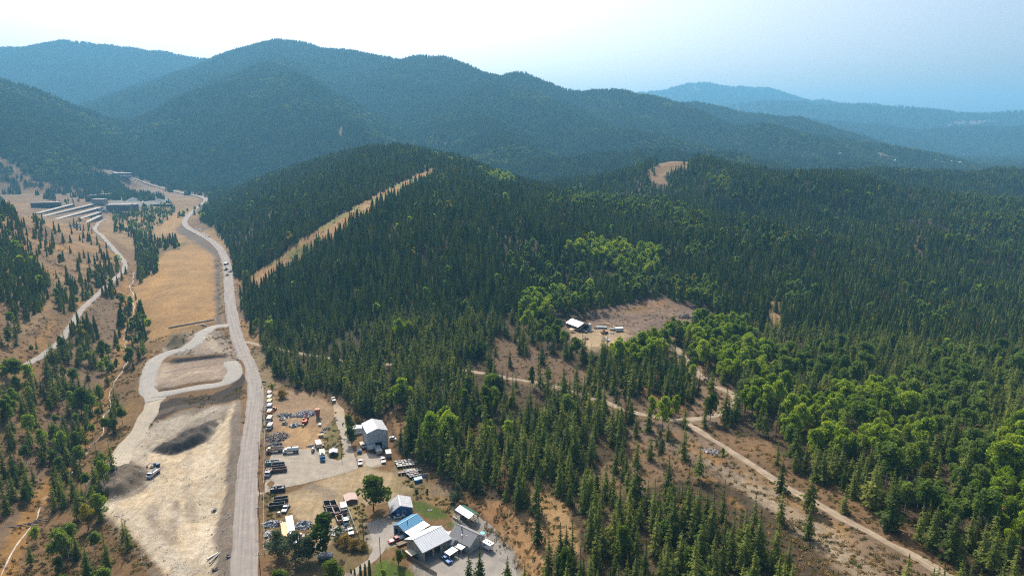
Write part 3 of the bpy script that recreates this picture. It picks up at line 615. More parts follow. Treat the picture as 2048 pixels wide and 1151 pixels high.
# ------------------------------------------------------------------ trees
def leaf_mat(name, c1, c2, transl=.35, tcol=None, scale=.6):
    m = bpy.data.materials.new(name); m.use_nodes = True; nt = m.node_tree; nt.nodes.clear()
    out = nt.nodes.new('ShaderNodeOutputMaterial'); d = nt.nodes.new('ShaderNodeBsdfDiffuse'); t = nt.nodes.new('ShaderNodeBsdfTranslucent'); mx = nt.nodes.new('ShaderNodeMixShader')
    oi = nt.nodes.new('ShaderNodeObjectInfo'); ge = nt.nodes.new('ShaderNodeNewGeometry')
    n = nt.nodes.new('ShaderNodeTexNoise'); n.inputs['Scale'].default_value = scale; n.inputs['Detail'].default_value = 2; nt.links.new(ge.outputs['Position'], n.inputs['Vector'])
    n2 = nt.nodes.new('ShaderNodeTexNoise'); n2.inputs['Scale'].default_value = .018; n2.inputs['Detail'].default_value = 3; nt.links.new(ge.outputs['Position'], n2.inputs['Vector'])
    a = nt.nodes.new('ShaderNodeMath'); a.operation = 'MULTIPLY_ADD'; a.inputs[1].default_value = 1.15; nt.links.new(oi.outputs['Random'], a.inputs[0]); nt.links.new(n.outputs['Fac'], a.inputs[2])
    b = nt.nodes.new('ShaderNodeMath'); b.operation = 'ADD'; nt.links.new(a.outputs[0], b.inputs[0]); nt.links.new(n2.outputs['Fac'], b.inputs[1])
    r = nt.nodes.new('ShaderNodeMapRange'); r.inputs['From Min'].default_value = .85; r.inputs['From Max'].default_value = 2.25; nt.links.new(b.outputs[0], r.inputs['Value'])
    c = nt.nodes.new('ShaderNodeMix'); c.data_type = 'RGBA'; c.inputs['A'].default_value = (*c1, 1); c.inputs['B'].default_value = (*c2, 1); nt.links.new(r.outputs[0], c.inputs['Factor'])
    nt.links.new(c.outputs['Result'], d.inputs['Color'])
    tc = nt.nodes.new('ShaderNodeMix'); tc.data_type = 'RGBA'; tc.blend_type = 'MULTIPLY'; tc.inputs['Factor'].default_value = 1; nt.links.new(c.outputs['Result'], tc.inputs['A']); tc.inputs['B'].default_value = (*(tcol or (1.5, 1.5, .6)), 1)
    nt.links.new(tc.outputs['Result'], t.inputs['Color'])
    mx.inputs[0].default_value = transl; nt.links.new(d.outputs[0], mx.inputs[1]); nt.links.new(t.outputs[0], mx.inputs[2]); nt.links.new(mx.outputs[0], out.inputs['Surface'])
    return m
M_fir = leaf_mat('fir_needles', (.032, .068, .022), (.245, .265, .062), .42)
M_firy = leaf_mat('light_needles', (.085, .13, .030), (.22, .25, .055), .4)
M_farb = leaf_mat('distant_leaves', (.06, .10, .03), (.17, .20, .055), .35, scale=.12)
M_far = leaf_mat('distant_needles', (.045, .085, .032), (.24, .26, .07), .3, scale=.12)
M_dead = leaf_mat('brown_needles', (.10, .055, .030), (.19, .10, .05), .1, (1.1, 1, .8))
M_leafA = leaf_mat('aspen_leaves', (.075, .13, .032), (.19, .25, .06), .46)
M_leafB = leaf_mat('bright_leaves', (.12, .195, .024), (.28, .35, .048), .5)
M_leafD = leaf_mat('maple_leaves', (.05, .095, .016), (.13, .17, .028), .42)
M_leafY = leaf_mat('yellow_leaves', (.17, .16, .02), (.30, .25, .035), .45)
M_leafG = leaf_mat('grey_leaves', (.075, .10, .055), (.14, .16, .08), .35, (1.2, 1.3, .9))
M_leafO = leaf_mat('ochre_leaves', (.17, .12, .03), (.27, .19, .05), .35, (1.2, 1.2, .7))
M_bark = node_mat('bark', (.11, .085, .062), .95, .1, noise=(2, .3)); M_pale = node_mat('pale_bark', (.42, .40, .34), .9, .1, noise=(2, .25))
class TB:
    def __init__(s): s.V = []; s.F = []; s.M = []
    def q(s, pts, m=0):
        b = len(s.V); s.V += [tuple(p) for p in pts]; s.F.append(tuple(range(b, b+len(pts)))); s.M.append(m)
    def cone(s, a, b, r0, r1, n=6, m=0):
        a = np.array(a, float); b = np.array(b, float); d = b-a; d /= np.linalg.norm(d)
        u = np.cross(d, (0, 0, 1) if abs(d[2]) < .9 else (1, 0, 0)); u /= np.linalg.norm(u); w = np.cross(d, u); k = len(s.V)
        for P, r in ((a, r0), (b, r1)):
            for i in range(n):
                t = 2*PI*i/n; s.V.append(tuple(P+u*r*math.cos(t)+w*r*math.sin(t)))
        for i in range(n): s.F.append((k+i, k+(i+1) % n, k+n+(i+1) % n, k+n+i)); s.M.append(m)
    def mesh(s, name, mats):
        me = bpy.data.meshes.new(name); me.from_pydata(s.V, [], s.F); me.update()
        for m in mats: me.materials.append(m)
        me.polygons.foreach_set('material_index', np.array(s.M, dtype=np.int32)); return me
def conifer_crown(tb, rnd, H=13., R=2.3, base=1.2, lv=24, nb=9, m=0, shape=.85, gap=.1):
    for k in range(lv):
        f = k/(lv-1); z = base+(H-base-.25)*f; r = R*1.16*(1-f)**shape*(.66+.62*rnd.random())+.12
        if f < .12: r *= .75+f*2
        n = max(4, int(nb*(1-.5*f)))
        for i in range(n):
            if rnd.random() < gap: continue
            t = 2*PI*(i+rnd.random()*.8)/n+k*2.4; rr = r*(.5+.75*rnd.random()); dr = rr*(.22+.22*rnd.random())*(1-.5*f)
            c, s_ = math.cos(t), math.sin(t); w = rr*.30+.10; zz = z+rnd.uniform(-.15, .15)
            p0 = (0, 0, zz+.12); pm = (c*rr*.55, s_*rr*.55, zz-dr*.35); pt = (c*rr, s_*rr, zz-dr)
            a = (c*rr*.5-s_*w, s_*rr*.5+c*w, zz-dr*.5-w*.45); b = (c*rr*.5+s_*w, s_*rr*.5-c*w, zz-dr*.5-w*.45)
            a2 = (c*rr*.8-s_*w*.6, s_*rr*.8+c*w*.6, zz-dr*.9-w*.3); b2 = (c*rr*.8+s_*w*.6, s_*rr*.8-c*w*.6, zz-dr*.9-w*.3)
            tb.q([p0, a, pm], m); tb.q([p0, pm, b], m); tb.q([pm, a2, pt], m); tb.q([pm, pt, b2], m)
    tb.cone((0, 0, H-.9), (0, 0, H+.25), .16, .01, 4, m)
def conifer_mid(tb, rnd, H=13., R=2.3, base=1.0, lv=8, m=0, x0=0, y0=0, n=9, z0=0):
    for k in range(lv):
        f = k/lv; z = base+(H-base)*f; r = R*(1-f)**.85*(.85+.3*rnd.random())+.1; top = z+(H-base)/lv*1.9
        b = len(tb.V); off = rnd.random()*6
        pts = []
        for i in range(n):
            t = 2*PI*i/n+off; q = r*(1.1 if i % 2 else .62)*(.8+.4*rnd.random())
            pts.append((x0+q*math.cos(t), y0+q*math.sin(t), z0+z-q*.25+(0 if i % 2 else .25)))
        tip = (x0, y0, z0+min(top, H)); tb.V += pts+[tip]
        for i in range(n): tb.F.append((b+i, b+(i+1) % n, b+n)); tb.M.append(m)
def leaf_cloud(tb, rnd, blobs, n, size, m=0):
    tot = sum(b[3]**2 for b in blobs)
    for (x, y, z, r, sq) in blobs:
        for _ in range(int(n*r*r/tot)):
            while True:
                v = np.array([rnd.gauss(0, 1) for _ in range(3)]); L = np.linalg.norm(v)
                if L > .1: v /= L; break
            if v[2] < -.45 and rnd.random() < .6: continue
            rr = r*(1-.45*rnd.random()**2.2); c = np.array((x, y, z))+v*np.array((rr, rr, rr*sq))
            nrm = v*.8+np.array([rnd.uniform(-1, 1) for _ in range(3)])*.8; nrm /= np.linalg.norm(nrm)+1e-6
            u = np.cross(nrm, (0, .1, 1)); u /= np.linalg.norm(u)+1e-6; w = np.cross(nrm, u); s_ = size*rnd.uniform(.6, 1.3)
            a = rnd.random()*6; uu = u*math.cos(a)+w*math.sin(a); ww = -u*math.sin(a)+w*math.cos(a)
            tb.q([c-uu*s_, c-ww*s_*.6, c+uu*s_, c+ww*s_*.6], m)
def broad_blobs(rnd, H=12., R=3.2, nb=12, low=.35):
    nb = int(nb*1.7)
    B = []
    for i in range(nb):
        f = rnd.random()**.8; z = H*(low+(1-low)*.93*f); k = math.sin(PI*min(1, .20+.70*f))
        a = rnd.random()*2*PI; d = R*.80*k*rnd.random()**.6
        B.append((d*math.cos(a), d*math.sin(a), z, R*(.20+.20*rnd.random())*(.6+.5*k), 1.0+.5*rnd.random()))
    B.append((R*.1, 0, H*.9, R*.26, 1.2)); return B
def broad_limbs(tb, rnd, H, R, m, r=.22, low=.35, blobs=None):
    tb.cone((0, 0, -.6), (0, 0, H*low*1.1), r, r*.7, 6, m); tb.cone((0, 0, H*low*1.1), (rnd.uniform(-.3, .3), rnd.uniform(-.3, .3), H*.85), r*.7, .03, 5, m)
    for b in (blobs or [])[:7]: tb.cone((0, 0, H*(low*.8+.1*rnd.random())), (b[0], b[1], b[2]), r*.4, .03, 4, m)
# prototype meshes: crown and trunk separately for the nearest trees, joined ones for the mass
rnd = random.Random(3)
CON = []   # (crown mesh, trunk mesh, joined mesh)
for (R, lv, nb, base_, shape, mat, gap) in [(2.3, 21, 9, 1.0, .8, M_fir, .15), (1.9, 22, 8, .7, .9, M_fir, .15), (2.7, 18, 9, 1.8, .7, M_fir, .2), (2.1, 17, 8, 2.6, .75, M_firy, .28), (2.2, 20, 9, .8, .85, M_firy, .18), (1.9, 14, 7, 1.8, .85, M_dead, .4)]:
    a = TB(); conifer_crown(a, rnd, 13, R, base_, lv, nb, 0, shape, gap); t = TB(); t.cone((0, 0, -1.2), (0, 0, 12.2), .17, .03, 6)
    j = TB(); j.V = a.V+t.V; j.F = a.F+[tuple(i+len(a.V) for i in f) for f in t.F]; j.M = [0]*len(a.F)+[1]*len(t.F)
    CON.append((a.mesh('crown', [mat]), t.mesh('trunk', [M_bark]), j.mesh('conifer', [mat, M_bark])))
BRO = []
for (H, R, low, mat, bark, n) in [(12, 2.9, .38, M_leafA, M_pale, 2300), (12, 3.4, .3, M_leafB, M_bark, 2500), (12, 2.4, .48, M_leafA, M_pale, 1700), (12, 3.2, .25, M_leafD, M_bark, 2600), (12, 2.6, .3, M_leafY, M_bark, 1900), (12, 4.2, .16, M_leafG, M_bark, 2400), (12, 3.6, .28, M_leafB, M_bark, 2600)]:
    bl = broad_blobs(rnd, H, R, 14, low); a = TB(); leaf_cloud(a, rnd, bl, n, .34); t = TB(); broad_limbs(t, rnd, H, R, 0, .17, low, bl)
    j = TB(); j.V = a.V+t.V; j.F = a.F+[tuple(i+len(a.V) for i in f) for f in t.F]; j.M = [0]*len(a.F)+[1]*len(t.F)
    BRO.append((a.mesh('crown', [mat]), t.mesh('trunk', [bark]), j.mesh('broadleaf', [mat, bark])))
def unlinked(name, me): return bpy.data.objects.new(name, me)
PROTO = bpy.data.collections.new('tree_kinds'); kinds = []
def add_kind(key, me):
    o = unlinked('%03d_%s' % (len(kinds), key), me); PROTO.objects.link(o); kinds.append(key)
for i, c in enumerate(CON): add_kind('con%d' % i, c[2])
for i, c in enumerate(BRO): add_kind('bro%d' % i, c[2])
for i, (R, mat, n) in enumerate([(2.2, M_fir, 9), (1.8, M_fir, 8), (2.5, M_fir, 10), (2.0, M_firy, 9), (2.1, M_firy, 8), (1.9, M_dead, 8)]):
    t = TB(); conifer_mid(t, rnd, 13, R, 1., 9, 0, n=n+2); t.cone((0, 0, -1.2), (0, 0, 2.5), .17, .1, 4, 1); add_kind('midcon%d' % i, t.mesh('conifer', [mat, M_bark]))
for i, (R, mat, b, low) in enumerate([(2.9, M_leafA, M_pale, .4), (3.3, M_leafB, M_bark, .3), (2.5, M_leafA, M_pale, .45), (3.2, M_leafD, M_bark, .3), (2.6, M_leafY, M_bark, .3), (3.8, M_leafG, M_bark, .2), (3.5, M_leafB, M_bark, .28)]):
    t = TB(); bl = broad_blobs(rnd, 12, R, 11, low); leaf_cloud(t, rnd, bl, 620, .62); t.cone((0, 0, -.8), (0, 0, 9), .15, .04, 4, 1); add_kind('midbro%d' % i, t.mesh('broadleaf', [mat, b]))
for i in range(4):      # clusters of small far trees
    t = TB(); R0 = 6.5
    for _ in range(8):
        a = rnd.random()*6.3; d = R0*rnd.random()**.5; conifer_mid(t, rnd, rnd.uniform(9, 16), rnd.uniform(1.7, 2.5), .5, 3, 0, d*math.cos(a), d*math.sin(a), 6, rnd.uniform(-1, 0))
    add_kind('far%d' % i, t.mesh('conifers', [M_far]))
for i in range(2):
    t = TB()
    for _ in range(5):
        a = rnd.random()*6.3; d = 5*rnd.random()**.5; leaf_cloud(t, rnd, [(d*math.cos(a), d*math.sin(a), rnd.uniform(5, 8), 2.6, 1.1)], 46, 1.25)
    add_kind('farbro%d' % i, t.mesh('broadleaves', [M_farb]))
KI = {k: i for i, k in enumerate(kinds)}

def forest(name, pts, label, cat):
    """pts: array x, y, z, kind index, rotation, scale_xy, scale_z -> one object of instances on points"""
    me = bpy.data.meshes.new(name); me.vertices.add(len(pts)); me.vertices.foreach_set('co', pts[:, :3].astype(np.float32).ravel())
    for nm, ty, arr in (('pick', 'INT', pts[:, 3].astype(np.int32)), ('turn', 'FLOAT_VECTOR', np.c_[(RNG.random((len(pts), 2))-.5)*.07, pts[:, 4]].astype(np.float32)), ('size', 'FLOAT_VECTOR', np.c_[pts[:, 5], pts[:, 5], pts[:, 6]].astype(np.float32))):
        a = me.attributes.new(nm, ty, 'POINT')
        a.data.foreach_set('value' if ty == 'INT' else 'vector', arr.ravel())
    o = bpy.data.objects.new(name, me); COL.objects.link(o)
    g = bpy.data.node_groups.new(name, 'GeometryNodeTree')
    g.interface.new_socket('Geometry', in_out='INPUT', socket_type='NodeSocketGeometry'); g.interface.new_socket('Geometry', in_out='OUTPUT', socket_type='NodeSocketGeometry')
    N = g.nodes.new; gi = N('NodeGroupInput'); go = N('NodeGroupOutput'); ip = N('GeometryNodeInstanceOnPoints'); ci = N('GeometryNodeCollectionInfo')
    ci.inputs['Collection'].default_value = PROTO; ci.inputs['Separate Children'].default_value = True; ci.inputs['Reset Children'].default_value = True
    def att(nm, ty):
        a = N('GeometryNodeInputNamedAttribute'); a.data_type = ty; a.inputs['Name'].default_value = nm; return a.outputs['Attribute']
    L = g.links.new; L(gi.outputs[0], ip.inputs['Points']); L(ci.outputs[0], ip.inputs['Instance']); ip.inputs['Pick Instance'].default_value = True
    L(att('pick', 'INT'), ip.inputs['Instance Index']); L(att('turn', 'FLOAT_VECTOR'), ip.inputs['Rotation']); L(att('size', 'FLOAT_VECTOR'), ip.inputs['Scale']); L(ip.outputs[0], go.inputs[0])
    md = o.modifiers.new('scatter', 'NODES'); md.node_group = g
    tag(o, label, cat, kind='stuff'); return o
# --- where trees stand
CLEAR = [  # open ground inside the forest (column, row outlines of the ground), distance range, share of trees kept
 (CUT, 400, 1350, .0),
 ([(970,672),(1050,690),(1130,718),(1200,755),(1310,795),(1370,832),(1330,850),(1250,832),(1180,802),(1100,778),(1015,765),(980,720)], 200, 900, .20),
 ([(1250,850),(1330,840),(1400,870),(1500,920),(1650,1010),(1960,1190),(1720,1190),(1620,1080),(1560,1030),(1500,985),(1400,950),(1330,900),(1270,880)], 120, 700, .07),
 ([(1250,860),(1400,930),(1560,1020),(1700,1120),(1850,1230),(1700,1300),(1560,1140),(1400,1010),(1330,960),(1250,900)], 120, 700, .16),
 ([(1015,762),(1250,830),(1260,872),(1130,830),(1015,800)], 120, 700, .35),
 ([(1370,845),(1540,880),(1600,950),(1700,990),(1800,1050),(1990,1190),(1940,1190),(1650,1010),(1420,870)], 120, 700, .14),
 ([(1105,645),(1160,628),(1290,596),(1335,596),(1442,632),(1400,648),(1340,676),(1240,712),(1150,712),(1120,664)], 200, 900, .0),
 ([(1340,690),(1420,745),(1490,800),(1440,850),(1370,850),(1400,780),(1330,715)], 200, 900, .25),
 ([(1536,600),(1560,600),(1566,668),(1548,668),(1536,640)], 300, 1000, .05),
 ([(1832,455),(1845,455),(1853,525),(1820,530)], 300, 1200, .3),
 ([(1290,355),(1300,338),(1325,322),(1360,318),(1392,318),(1375,335),(1345,345),(1325,352),(1345,378),(1310,380)], 900, 1400, .02),
 ([(1683,348),(1698,335),(1740,332),(1725,343),(1700,350)], 1000, 2200, .03),
 ([(1988,345),(2010,332),(2040,318),(2060,325),(2060,345)], 1000, 2200, .05),
 ([(1060,975),(1100,985),(1130,1010),(1155,1060),(1165,1110),(1110,1110),(1085,1040),(1055,1000)], 120, 500, .05),
 ([(760,838),(800,810),(812,850),(800,880),(775,850)], 200, 500, .1), ([(860,985),(905,1000),(905,960),(870,950)], 150, 450, .15),
 ([(1140,1000),(1200,930),(1260,870),(1340,900),(1440,960),(1540,1060),(1330,1010),(1250,1000),(1180,1060)], 120, 600, .55),
 ([(677,254),(685,250),(687,272),(677,274)], 1500, 3500, .1), ([(868,283),(912,283),(908,290),(870,290)], 1500, 5000, .2), ([(960,198),(985,193),(1040,196),(1030,199),(975,202)], 1500, 5000, .3),
 ([(1745,305),(1765,304),(1772,311),(1800,312),(1798,320),(1775,318)], 1500, 6000, .1),
 ([(1384,170),(1393,167),(1402,172),(1398,180),(1388,182)], 5000, 12000, .2), ([(1900,243),(1960,241),(2010,240),(1960,250),(1890,252)], 4000, 8000, .1),
]
CLUMPS = [ # tree clumps on the open valley side: outline, share kept, broadleaf share
 ([(-60,500),(30,490),(60,520),(100,560),(98,615),(60,640),(-60,650)], .85, .05), ([(112,575),(150,560),(205,550),(235,580),(225,600),(190,592),(165,622),(130,628),(108,610)], .8, .15),
 ([(45,725),(75,700),(125,710),(132,768),(95,780),(50,770)], .8, .1), ([(118,700),(125,660),(160,640),(178,670),(180,720),(160,735),(125,730)], .75, .1), ([(165,660),(198,650),(200,680),(172,688)], .9, 0),
 ([(170,725),(192,722),(195,760),(172,762)], .5, .1), ([(200,725),(238,680),(240,738),(215,775),(196,760)], .6, .6), ([(240,600),(285,612),(302,680),(290,720),(262,745),(238,735)], .55, .45),
 ([(-80,745),(30,742),(80,775),(78,870),(-80,880)], .9, .75), ([(60,760),(165,770),(180,840),(175,905),(60,900)], .62, .25), ([(165,785),(235,790),(248,850),(225,885),(170,870)], .5, .45),
 ([(-80,860),(60,860),(160,880),(150,920),(80,935),(70,1010),(10,1030),(-80,1010)], .8, .15), ([(100,905),(165,905),(178,1000),(165,1045),(110,1040)], .75, .3), ([(165,940),(215,925),(240,880),(252,890),(225,960),(210,1060),(175,1075)], .5, .35),
 ([(60,1040),(180,1040),(260,1075),(300,1151),(300,1300),(60,1300)], .26, .5), ([(180,545),(240,530),(255,550),(235,570)], .8, .1), ([(225,430),(345,405),(352,425),(330,445),(300,470),(270,480),(230,470)], .26, .5), ([(268,465),(300,470),(315,500),(320,540),(290,560),(272,520)], .65, .35),
 ([(289,485),(357,480),(362,497),(290,503)], .45, .1), ([(290,520),(318,500),(312,540),(285,565),(262,640),(252,640),(262,590)], .45, .25), ([(100,560),(110,500),(150,440),(210,470),(225,500),(200,560),(150,560)], .05, .05), ([(20,470),(70,440),(130,470),(120,560),(40,520)], .13, .05),
 ([(-60,395),(0,395),(40,440),(60,490),(-60,500)], .45, .05), ([(60,365),(220,385),(240,400),(140,412),(60,395)], .12, .5), ([(-50,318),(20,335),(60,370),(40,390),(-50,385)], .25, .05), ([(0,640),(40,640),(45,690),(0,700)], .5, .1),
 ([(340,440),(425,398),(430,410),(404,430),(370,440)], .08, .3), ([(255,352),(310,372),(350,388),(425,402),(420,388),(341,379),(300,366)], .12, .3), ([(200,375),(260,384),(330,395),(345,405),(230,400)], .3, .4),
 ([(488,640),(520,680),(555,765),(530,775),(505,720)], .12, .3), ([(468,560),(490,600),(490,630),(474,620)], .12, .2),
]
BROADL = [ # crowns of broadleaf stands (column, row)
 ([(1080,600),(1110,575),(1180,565),(1200,600),(1150,620),(1090,625)], .9, 2), ([(1030,620),(1060,590),(1105,585),(1110,615),(1080,640),(1040,640)], .95, 1), ([(1010,500),(1060,485),(1120,500),(1180,500),(1170,560),(1080,570),(1020,540)], .45, 0),
 ([(1130,495),(1180,475),(1250,485),(1310,490),(1340,520),(1290,545),(1200,520)], .92, 6), ([(1180,535),(1300,545),(1420,560),(1450,600),(1420,640),(1330,595),(1250,590)], .6, 0), ([(1380,480),(1430,490),(1420,515),(1370,510)], .85, 0), ([(1535,465),(1590,465),(1600,485),(1540,490)], .95, 1),
 ([(1100,395),(1200,385),(1330,400),(1420,430),(1400,470),(1300,440),(1200,420),(1110,415)], .42, 0), ([(970,345),(1030,348),(1030,362),(970,360)], .9, 6), ([(1415,350),(1460,350),(1460,370),(1420,372)], .8, 0), ([(1455,385),(1510,388),(1505,400),(1455,400)], .85, 0), ([(1600,370),(1650,375),(1640,390),(1600,385)], .7, 0),
 ([(1210,655),(1260,640),(1350,640),(1360,690),(1300,720),(1230,710)], .95, 1), ([(1350,650),(1400,630),(1480,635),(1520,680),(1560,700),(1540,760),(1450,740),(1380,700)], .9, 1), ([(1080,640),(1140,640),(1170,680),(1150,710),(1080,700)], .7, 0),
 ([(1550,860),(1600,800),(1680,760),(1780,770),(1850,820),(1850,880),(1740,900),(1600,900)], .85, 1), ([(1450,770),(1560,760),(1620,790),(1560,840),(1480,800)], .75, 1), ([(1780,760),(1900,740),(1980,800),(1960,880),(1850,860)], .6, 0), ([(1540,690),(1680,680),(1760,720),(1700,770),(1560,760)], .55, 0),
 ([(1790,930),(1900,900),(2048,880),(2100,1000),(2048,1060),(1900,1030),(1800,1000)], .85, 0), ([(2000,850),(2100,830),(2100,1151),(2020,1151),(1980,950)], .6, 1), ([(1840,690),(2048,700),(2048,800),(1900,780)], .35, 0), ([(1800,560),(1900,580),(1920,640),(1830,640)], .3, 0), ([(1560,560),(1620,560),(1640,600),(1570,600)], .5, 0),
 ([(920,770),(1000,760),(1040,790),(1000,840),(930,840)], .75, 3), ([(845,830),(900,830),(900,880),(850,880)], .7, 1), ([(940,830),(990,830),(980,870),(940,870)], .5, 1), ([(785,780),(810,775),(812,810),(785,820)], .9, 1), ([(1900,380),(2048,400),(2048,520),(1900,480)], .25, 0), ([(1440,420),(1700,480),(1560,520),(1400,470)], .12, 0),
]
def open_land(px, py, D):
    return in_poly(px, py, OPEN_LAND) & (D < 2700)
def scatter(y0, y1, spacing, broad_ok=True, xlim=.86):
    ysp = np.arange(y0, y1, spacing*.87); P = []
    for j, y in enumerate(ysp):
        w = (xlim+.18*(y1 < 900))*y+80; xs = np.arange(-w, w, spacing)+(spacing/2 if j % 2 else 0); P.append(np.c_[xs, np.full(len(xs), y)])
    P = np.concatenate(P); P += (RNG.random(P.shape)-.5)*spacing*.85
    z = hz(P[:, 0], P[:, 1]); px, py = project(P[:, 0], P[:, 1], z); D = P[:, 1]
    keep = np.ones(len(P)); op = open_land(px, py, D); keep[op] = 0; bs = np.zeros(len(P)); bt = -np.ones(len(P), int)
    for poly, sh, br in CLUMPS:
        m = op & in_poly(px, py, poly); keep[m] = np.maximum(keep[m], sh); bs[m] = br
    qx = px+(vn(P[:, 0], P[:, 1], 9, 7)-.5)*9000/D; qy = py+(vn(P[:, 0], P[:, 1], 9, 8)-.5)*5500/D
    for poly, a, b, sh in CLEAR:
        m = in_poly(qx, qy, poly) & (D > a) & (D < b); keep[m] = np.minimum(keep[m], sh)
    cx, cy_ = project(P[:, 0], P[:, 1], z+7.5)
    for poly, sh, kd in BROADL:
        m = in_poly(cx, cy_, poly) & ~op & (D < 1500); bs[m] = np.maximum(bs[m], sh*.95); bt[m] = kd
    for nm in ROADS:
        R_, _, w = ROADS[nm]
        if R_[:, 1].min() > y1+50 or R_[:, 1].max() < y0-50: continue
        x0, x1 = R_[:, 0].min()-12, R_[:, 0].max()+12
        m = (P[:, 0] > x0) & (P[:, 0] < x1) & (keep > 0)
        d, _ = dist_polyline(P[m, 0], P[m, 1], R_[::4]); k2 = keep[m]; k2[d < w/2+(.5 if nm == 'forest_track' else 1.7)] = 0; keep[m] = k2
    dens = fbm(P[:, 0], P[:, 1], 38, 3, 71); base_n = (1-.5*sstep(.50, .64, dens)*(D < 1500))*(1-.35*in_poly(px, py, [(1100,850),(1350,870),(1700,1100),(1700,1300),(1150,1300),(1050,1000)]))
    ok = RNG.random(len(P)) < keep*base_n
    ok &= ~((np.abs(px-1024) > 1024+np.where(D < 900, 520, 200)))
    return P[ok], z[ok], bs[ok], bt[ok], px[ok], py[ok], op[ok], cx[ok], cy_[ok]
NEAR_D = 470
TREES = []      # candidate near trees, then the mass
mass = []
for (a, b, sp) in [(150, NEAR_D, 5.2), (NEAR_D, 820, 4.7), (820, 1500, 5.6)]:
    P, z, bs, bt, px, py, op, cx, cy_ = scatter(a, b, sp)
    n = len(P); r = RNG.random(n); isb = RNG.random(n) < np.maximum(bs, .022)
    # trees crowding the houses and yards are placed by hand
    yard = in_poly(px, py, [(500,770),(690,790),(720,830),(800,838),(800,905),(860,930),(905,985),(960,985),(1010,1010),(1060,1100),(1060,1500),(470,1500),(480,700)])
    hsc = .68+.60*RNG.random(n)**1.3+.25*(fbm(P[:, 0], P[:, 1], 60, 2, 81)-.5); hsc *= np.where(op, .85, 1.)*(1.18-.16*sstep(260, 500, P[:, 1]))*np.where(isb, .8+.4*RNG.random(n), 1)
    wsc = hsc*(.85+.35*RNG.random(n))
    lt = fbm(P[:, 0], P[:, 1], 55, 3, 91)
    ck = np.where(r < .30, 0, np.where(r < .62, 1, np.where(r < .78, 2, 3+(RNG.random(n) < .5))))
    ck = np.where((lt > .56) & (RNG.random(n) < .4), 4, ck); ck = np.where(RNG.random(n) < .018, 5, ck)
    bk = np.where(bt >= 0, bt, np.where(r < .4, 0, np.where(r < .6, 3, np.where(r < .8, 2, 1)))); bk = np.where(RNG.random(n) < .03, 4, bk); bk = np.where((RNG.random(n) < .3) & (bt > 0), np.where(RNG.random(n) < .5, 0, 6), bk)
    pre = 'con' if a < NEAR_D else 'midcon'; prb = 'bro' if a < NEAR_D else 'midbro'
    k = np.where(isb, KI[prb+'0']+bk, KI[pre+'0']+ck)
    hs = np.where(isb, hsc*.92, hsc); ws = np.where(isb, wsc*1.02, wsc)
    A = np.c_[P, z-.15, k, r*50, ws, hs]; A = A[~yard]
    mass.append(A)
    if a < NEAR_D: NEAR_TREES = A
far = []
for (a, b, sp, s0, s1) in [(1500, 3300, 11.5, .85, 1.25), (3300, 5600, 19, 1.2, 1.7), (5600, 9800, 46, 2.2, 3.2)]:
    P, z, bs, bt, px, py, op, cx, cy_ = scatter(a, b, sp, xlim=.84)
    # slopes that face away from this side of the valley stay bare of instances
    e = 20+.01*P[:, 1]; nyy = (hz(P[:, 0], P[:, 1]+e)-hz(P[:, 0], P[:, 1]-e))/(2*e); dv = (z-CAM_H+12)/P[:, 1]
    ok = nyy > dv-.10
    P, z = P[ok], z[ok]; n = len(P); s = s0+(s1-s0)*RNG.random(n)
    bsn = fbm(P[:, 0], P[:, 1], 160, 3, 95) > .62
    k = np.where(bsn & (RNG.random(n) < .45) & (P[:, 1] < 3300), KI['farbro0']+RNG.integers(0, 2, n), KI['far0']+RNG.integers(0, 4, n))
    far.append(np.c_[P, z-.3, k, RNG.random(n)*6.3, s, (.85+.4*RNG.random(n))*(1+(s-1)*.45)])
far = np.concatenate(far); mass_rest = np.concatenate(mass[1:])
print('near', len(mass[0]), 'mid', len(mass_rest), 'far', len(far))
# --- the trees that show largest are things of their own
LANDMARKS = [(490,1000,'the paved road'),(250,960,'the brown gravel heap'),(370,880,'the grey gravel heap'),(303,790,'the gravel rim road'),(60,1045,'the creek logs'),(100,700,'the pale valley track'),(590,830,'the scrap yard'),
 (755,880,'the tall white building'),(820,940,'the rows of crates'),(750,990,'the big maple'),(800,1015,'the small blue house'),(855,1080,'the large workshop'),(932,1030,'the open pavilion'),(945,1085,'the grey house'),(1035,1080,'the orange cut bank'),
 (1423,900,'the rock pile'),(1362,843,'the track junction'),(1158,655,'the clearing workshop'),(1260,822,'the dirt track bend'),(1560,965,'the straight track'),(1850,1125,'the lower right track'),(1050,760,'the narrow dirt track'),(1480,798,'the upper track end'),(670,800,'the dirt lane pickup'),(1130,1000,'the tan forest bank'),(1650,1080,'the gravelly slope'),(215,800,'the creek bend'),(1680,850,'the bright grove'),(1950,960,'the right hand grove')]
ORD = ['nearest','second nearest','third nearest','fourth nearest','fifth nearest','sixth nearest','seventh nearest','eighth nearest','ninth nearest','tenth nearest','eleventh nearest','twelfth nearest','thirteenth nearest','fourteenth nearest','fifteenth nearest','sixteenth nearest','seventeenth nearest','eighteenth nearest','nineteenth nearest','twentieth nearest']+['number %d out'%i for i in range(21, 99)]
CDESC = ['full dark green', 'slender dark green', 'wide dark green', 'open light green', 'dense light green', 'dead brown']
BDESC = ['pale barked', 'bright green', 'thin trunked', 'dark round', 'yellow', 'grey bushy', 'wide bright']
IND = []   # (row, label pieces)
A = mass[0]; px_, py_ = project(A[:, 0], A[:, 1], A[:, 2]); tx, ty = project(A[:, 0], A[:, 1], A[:, 2]+13*A[:, 6])
hpx = py_-ty; infr = (px_ > -12) & (px_ < 2060) & (ty < 1140) & (py_ < 1240)
